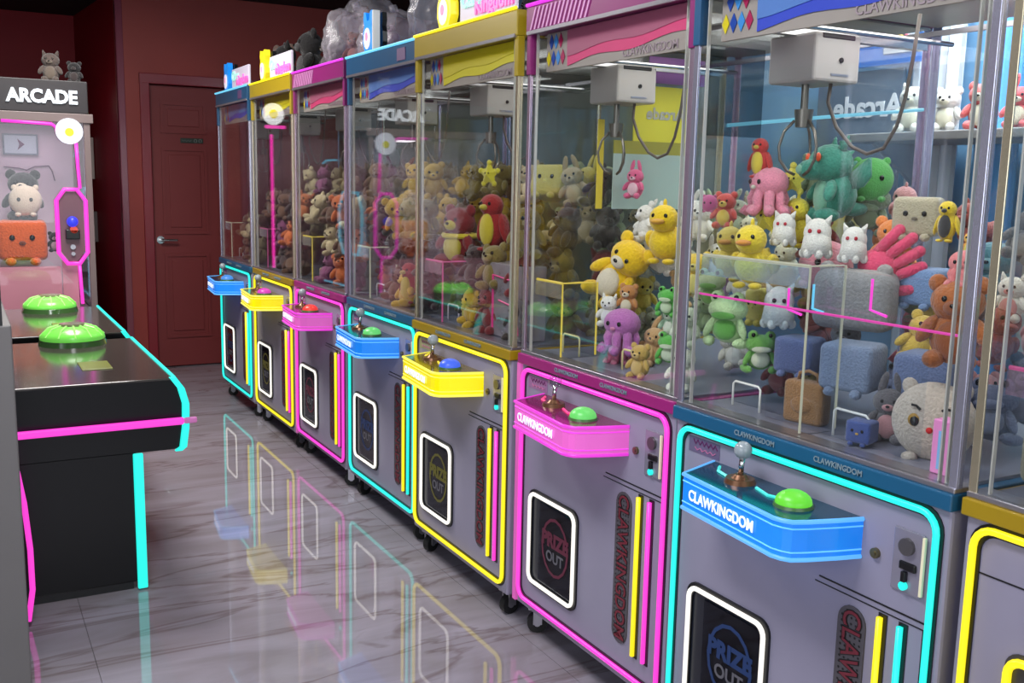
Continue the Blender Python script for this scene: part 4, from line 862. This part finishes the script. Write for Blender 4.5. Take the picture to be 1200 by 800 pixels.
link('side_glass', mesh('ac_gl2', lambda b: box(b, AX(-.872), AX(-.868), .03, .84, .70, 1.66)), GLASS, A)
link('inner_wall', mesh('ac_in', lambda b: box(b, -.40, AX(-.90), .46, .47, .70, 1.66)), mat('pale rose liner', (214, 186, 202), .5), A)
link('lower_panel', mesh('ac_lp', lambda b: box(b, -.40, AX(-1.02), .018, .03, .70, .93)), mat('rose panel', (208, 140, 156), .4), A)
link('lower_panel', mesh('ac_lp2', lambda b: box(b, AX(-1.015), AX(-.94), .018, .03, .70, .96)), mat('rose panel', (208, 140, 156), .4), A)
link('picture', mesh('ac_pic', lambda b: box(b, AX(-1.235), AX(-1.075), .445, .455, 1.50, 1.60)), mat('pale picture', (186, 190, 204), .4), A)
link('picture_frame', mesh('ac_picf', lambda b: frame_ring(b, [Vector((AX(x), .445, z)) for x, z in ((-1.24, 1.495), (-1.07, 1.495), (-1.07, 1.605), (-1.24, 1.605))], [Vector((AX(x), .445, z)) for x, z in ((-1.232, 1.503), (-1.078, 1.503), (-1.078, 1.597), (-1.232, 1.597))], (0, -.006, 0))), mat('slate frame', (110, 112, 130), .4), A)
link('arrow_print', mesh('ac_arr', lambda b: prism(b, [(AX(-1.17), .444, 1.58), (AX(-1.135), .444, 1.55), (AX(-1.17), .444, 1.52), (AX(-1.16), .444, 1.55)], (0, -.003, 0))), mat('plum ink', (90, 20, 80), .4), A)
link('line_print', mesh('ac_wig', lambda b: tube(b, [(AX(-1.24), .452, 1.43), (AX(-1.17), .452, 1.425), (AX(-1.13), .452, 1.415), (AX(-1.09), .452, 1.435), (AX(-1.02), .452, 1.44), (AX(-1.005), .452, 1.41), (AX(-.995), .452, 1.36)], .003, n=5)), mat('plum ink', (90, 20, 80), .4), A)
for n_, P in enumerate(([(AX(-1.26), -.008, 1.652), (AX(-1.15), -.008, 1.649), (AX(-1.035), -.008, 1.645), (AX(-1.015), -.008, 1.63), (AX(-1.01), -.008, 1.60), (AX(-.985), -.008, 1.57)],
     [(AX(-.925), -.008, 1.555), (AX(-.922), -.008, 1.45), (AX(-.916), -.008, 1.33), (AX(-.95), -.008, 1.322)], [(AX(-.935), -.008, .94), (AX(-.932), -.008, .84), (AX(-.928), -.008, .735)])):
    link('neon_outline', mesh('ac_neon%d' % n_, lambda b: tube(b, P, .0085), True), NEON['pink'], A)
O8 = octo(AX(-1.03), AX(-.893), .945, 1.322, .04)
link('neon_octagon', mesh('ac_oct', lambda b: tube(b, [(x, -.010, z) for x, z in O8], .011, True), True), NEON['pink'], A)
cp = link('control_panel', mesh('ac_cp', lambda b: prism(b, [(x, -.003, z) for x, z in octo(AX(-1.018), AX(-.905), .96, 1.31, .034)], (0, .02, 0))), mat('mauve control plate', (104, 72, 82), .3), A)
link('coin_block', mesh('ac_cb', lambda b: box(b, AX(-.995), AX(-.928), -.03, -.003, 1.07, 1.12, .004)), BLACK, cp)
link('ball', mesh('ac_ball', lambda b: ell(b, (AX(-.962), -.035, 1.16), .028, u=16, v=10), True), neon('blue ball light', (60, 70, 240), .8), cp)
link('button', mesh('ac_btn', lambda b: cyl(b, (AX(-.955), -.003, 1.118), (AX(-.955), -.03, 1.118), .018, n=14), 40), neon('red button light', (240, 90, 70), .8), cp)
link('keyhole', mesh('ac_key', lambda b: cyl(cyl(b, (AX(-.962), -.003, 1.03), (AX(-.962), -.012, 1.03), .013, n=12), (AX(-.962), -.003, .995), (AX(-.962), -.012, .995), .010, n=12), 40), METAL, cp)
dz_ = link('daisy_disc', mesh('ac_daisy', lambda b: cyl(b, (AX(-.955), -.02, 1.612), (AX(-.955), -.008, 1.612), .064, n=32), 40), neon('lit white disc', (232, 236, 250), 1.0), A)
link('flower_centre', mesh('ac_dz2', lambda b: cyl(b, (AX(-.955), -.024, 1.607), (AX(-.955), -.02, 1.607), .021, n=16), 40), neon('lit yellow centre', (226, 222, 50), .95), dz_)
a = area('arcade_cabinet_led', AP(-1.12, 4.72, 1.64), AP(-1.12, 4.70, 1), .25, .2, .8, (1, .86, .95))
# unseen aisle side of the same cabinet: blue outline added for its reflection in the row
link('aisle_neon', mesh('ac_oct2', lambda b: tube(b, [(AX(-.858), y, z) for y, z in octo(.12, .50, .945, 1.322, .07)], .009, True), True), NEON['blue'], A)['label'] = 'light blue octagon on the aisle side'
link('aisle_neon', mesh('ac_l2', lambda b: tube(b, [(AX(-.858), .55, 1.52), (AX(-.858), .75, 1.52), (AX(-.858), .82, 1.50)], .006), True), NEON['blue'], A)['label'] = 'light blue line on the aisle side'
link('aisle_neon', mesh('ac_l3', lambda b: tube(b, [(AX(-.858), .31, .93), (AX(-.858), .31, .74), (AX(-.858), .8, .735)], .006), True), NEON['blue'], A)['label'] = 'light blue line on the aisle side'
def AQ(x, y, z): return (x+1.30, y-4.50, z)
bd = plush('bear', (20, 16, 18), AP(-1.165, 4.70, 1.285), .135*AS, 1.35, 'black plush with cream ears in the pink-lit machine, uppermost', accent=(214, 196, 176))
plush('round', (200, 180, 162), AP(-1.165, 4.60, 1.262), .078*AS, 1.45, 'cream sleepy plush face on the black plush in the pink-lit machine', name='plush_mask')
plush('cube', (206, 88, 30), AP(-1.185, 4.64, 1.06), .135*AS, 1.5, 'orange square plush below the black one in the pink-lit machine', accent=(120, 50, 20))
plush('bear', (28, 26, 28), AP(-1.035, 4.62, 1.05), .055*AS, 1.4, 'small black plush bear right of the orange square plush', accent=(190, 160, 170))
plush('cat', (88, 76, 70), AP(-1.01, 4.66, 1.86+.075), .080*AS, 1.3, 'grey brown plush cat on top of the black ARCADE header', accent=(110, 98, 86))
plush('bear', (26, 24, 26), AP(-.90, 4.66, 1.86+.055), .06*AS, 1.3, 'black plush bear at the right end of the ARCADE header roof', accent=(60, 50, 50))

# second lit cabinet deep in the alcove: hidden behind the first, mirrored in the glass of the far machines
B = thing('arcade_cabinet', 'pink-lit cabinet in the alcove behind the ARCADE machine, mirrored in the far glass', 'arcade machine', (-1.15, 6.95, 0))
BX = lambda x: x+1.15
link('base_cabinet', mesh('b_base', lambda b: box(b, -.38, BX(-.72), 0, .7, 0, .62, .006)), MATS['rose grey panel'], B)
link('back_panel', mesh('b_back', lambda b: box(b, -.38, BX(-.74), .66, .69, .62, 1.88, .003)), MATS['pale rose liner'], B)
link('header', mesh('b_head', lambda b: box(b, -.38, BX(-.72), 0, .7, 1.88, 1.98, .006)), BLKP, B)
for x_ in (-.37, BX(-.74)): link('corner_post', mesh('b_post', lambda b: box(b, -.012, .012, 0, .024, .62, 1.88)), TAUP, B, (x_, 0, 0))
link('neon_line', mesh('b_line', lambda b: tube(b, [(BX(-.752), -.01, .68), (BX(-.75), -.01, 1.2), (BX(-.748), -.01, 1.74)], .011), True), neon('bright pink neon', (250, 60, 180), 2.0), B)
link('neon_bar', mesh('b_bar', lambda b: tube(b, [(BX(-.86), -.01, 1.80), (BX(-.74), -.01, 1.80), (BX(-.70), -.01, 1.80)], .013), True), MATS['bright pink neon'], B)
dd = link('daisy_disc', mesh('b_dz', lambda b: cyl(b, (BX(-.765), -.02, 1.90), (BX(-.765), -.008, 1.90), .085, n=32), 40), neon('bright white disc', (236, 236, 236), 1.8), B)
link('flower_centre', mesh('b_dz2', lambda b: cyl(b, (BX(-.765), -.024, 1.90), (BX(-.765), -.02, 1.90), .035, n=16), 40), neon('bright yellow centre', (236, 220, 40), 1.6), dd)
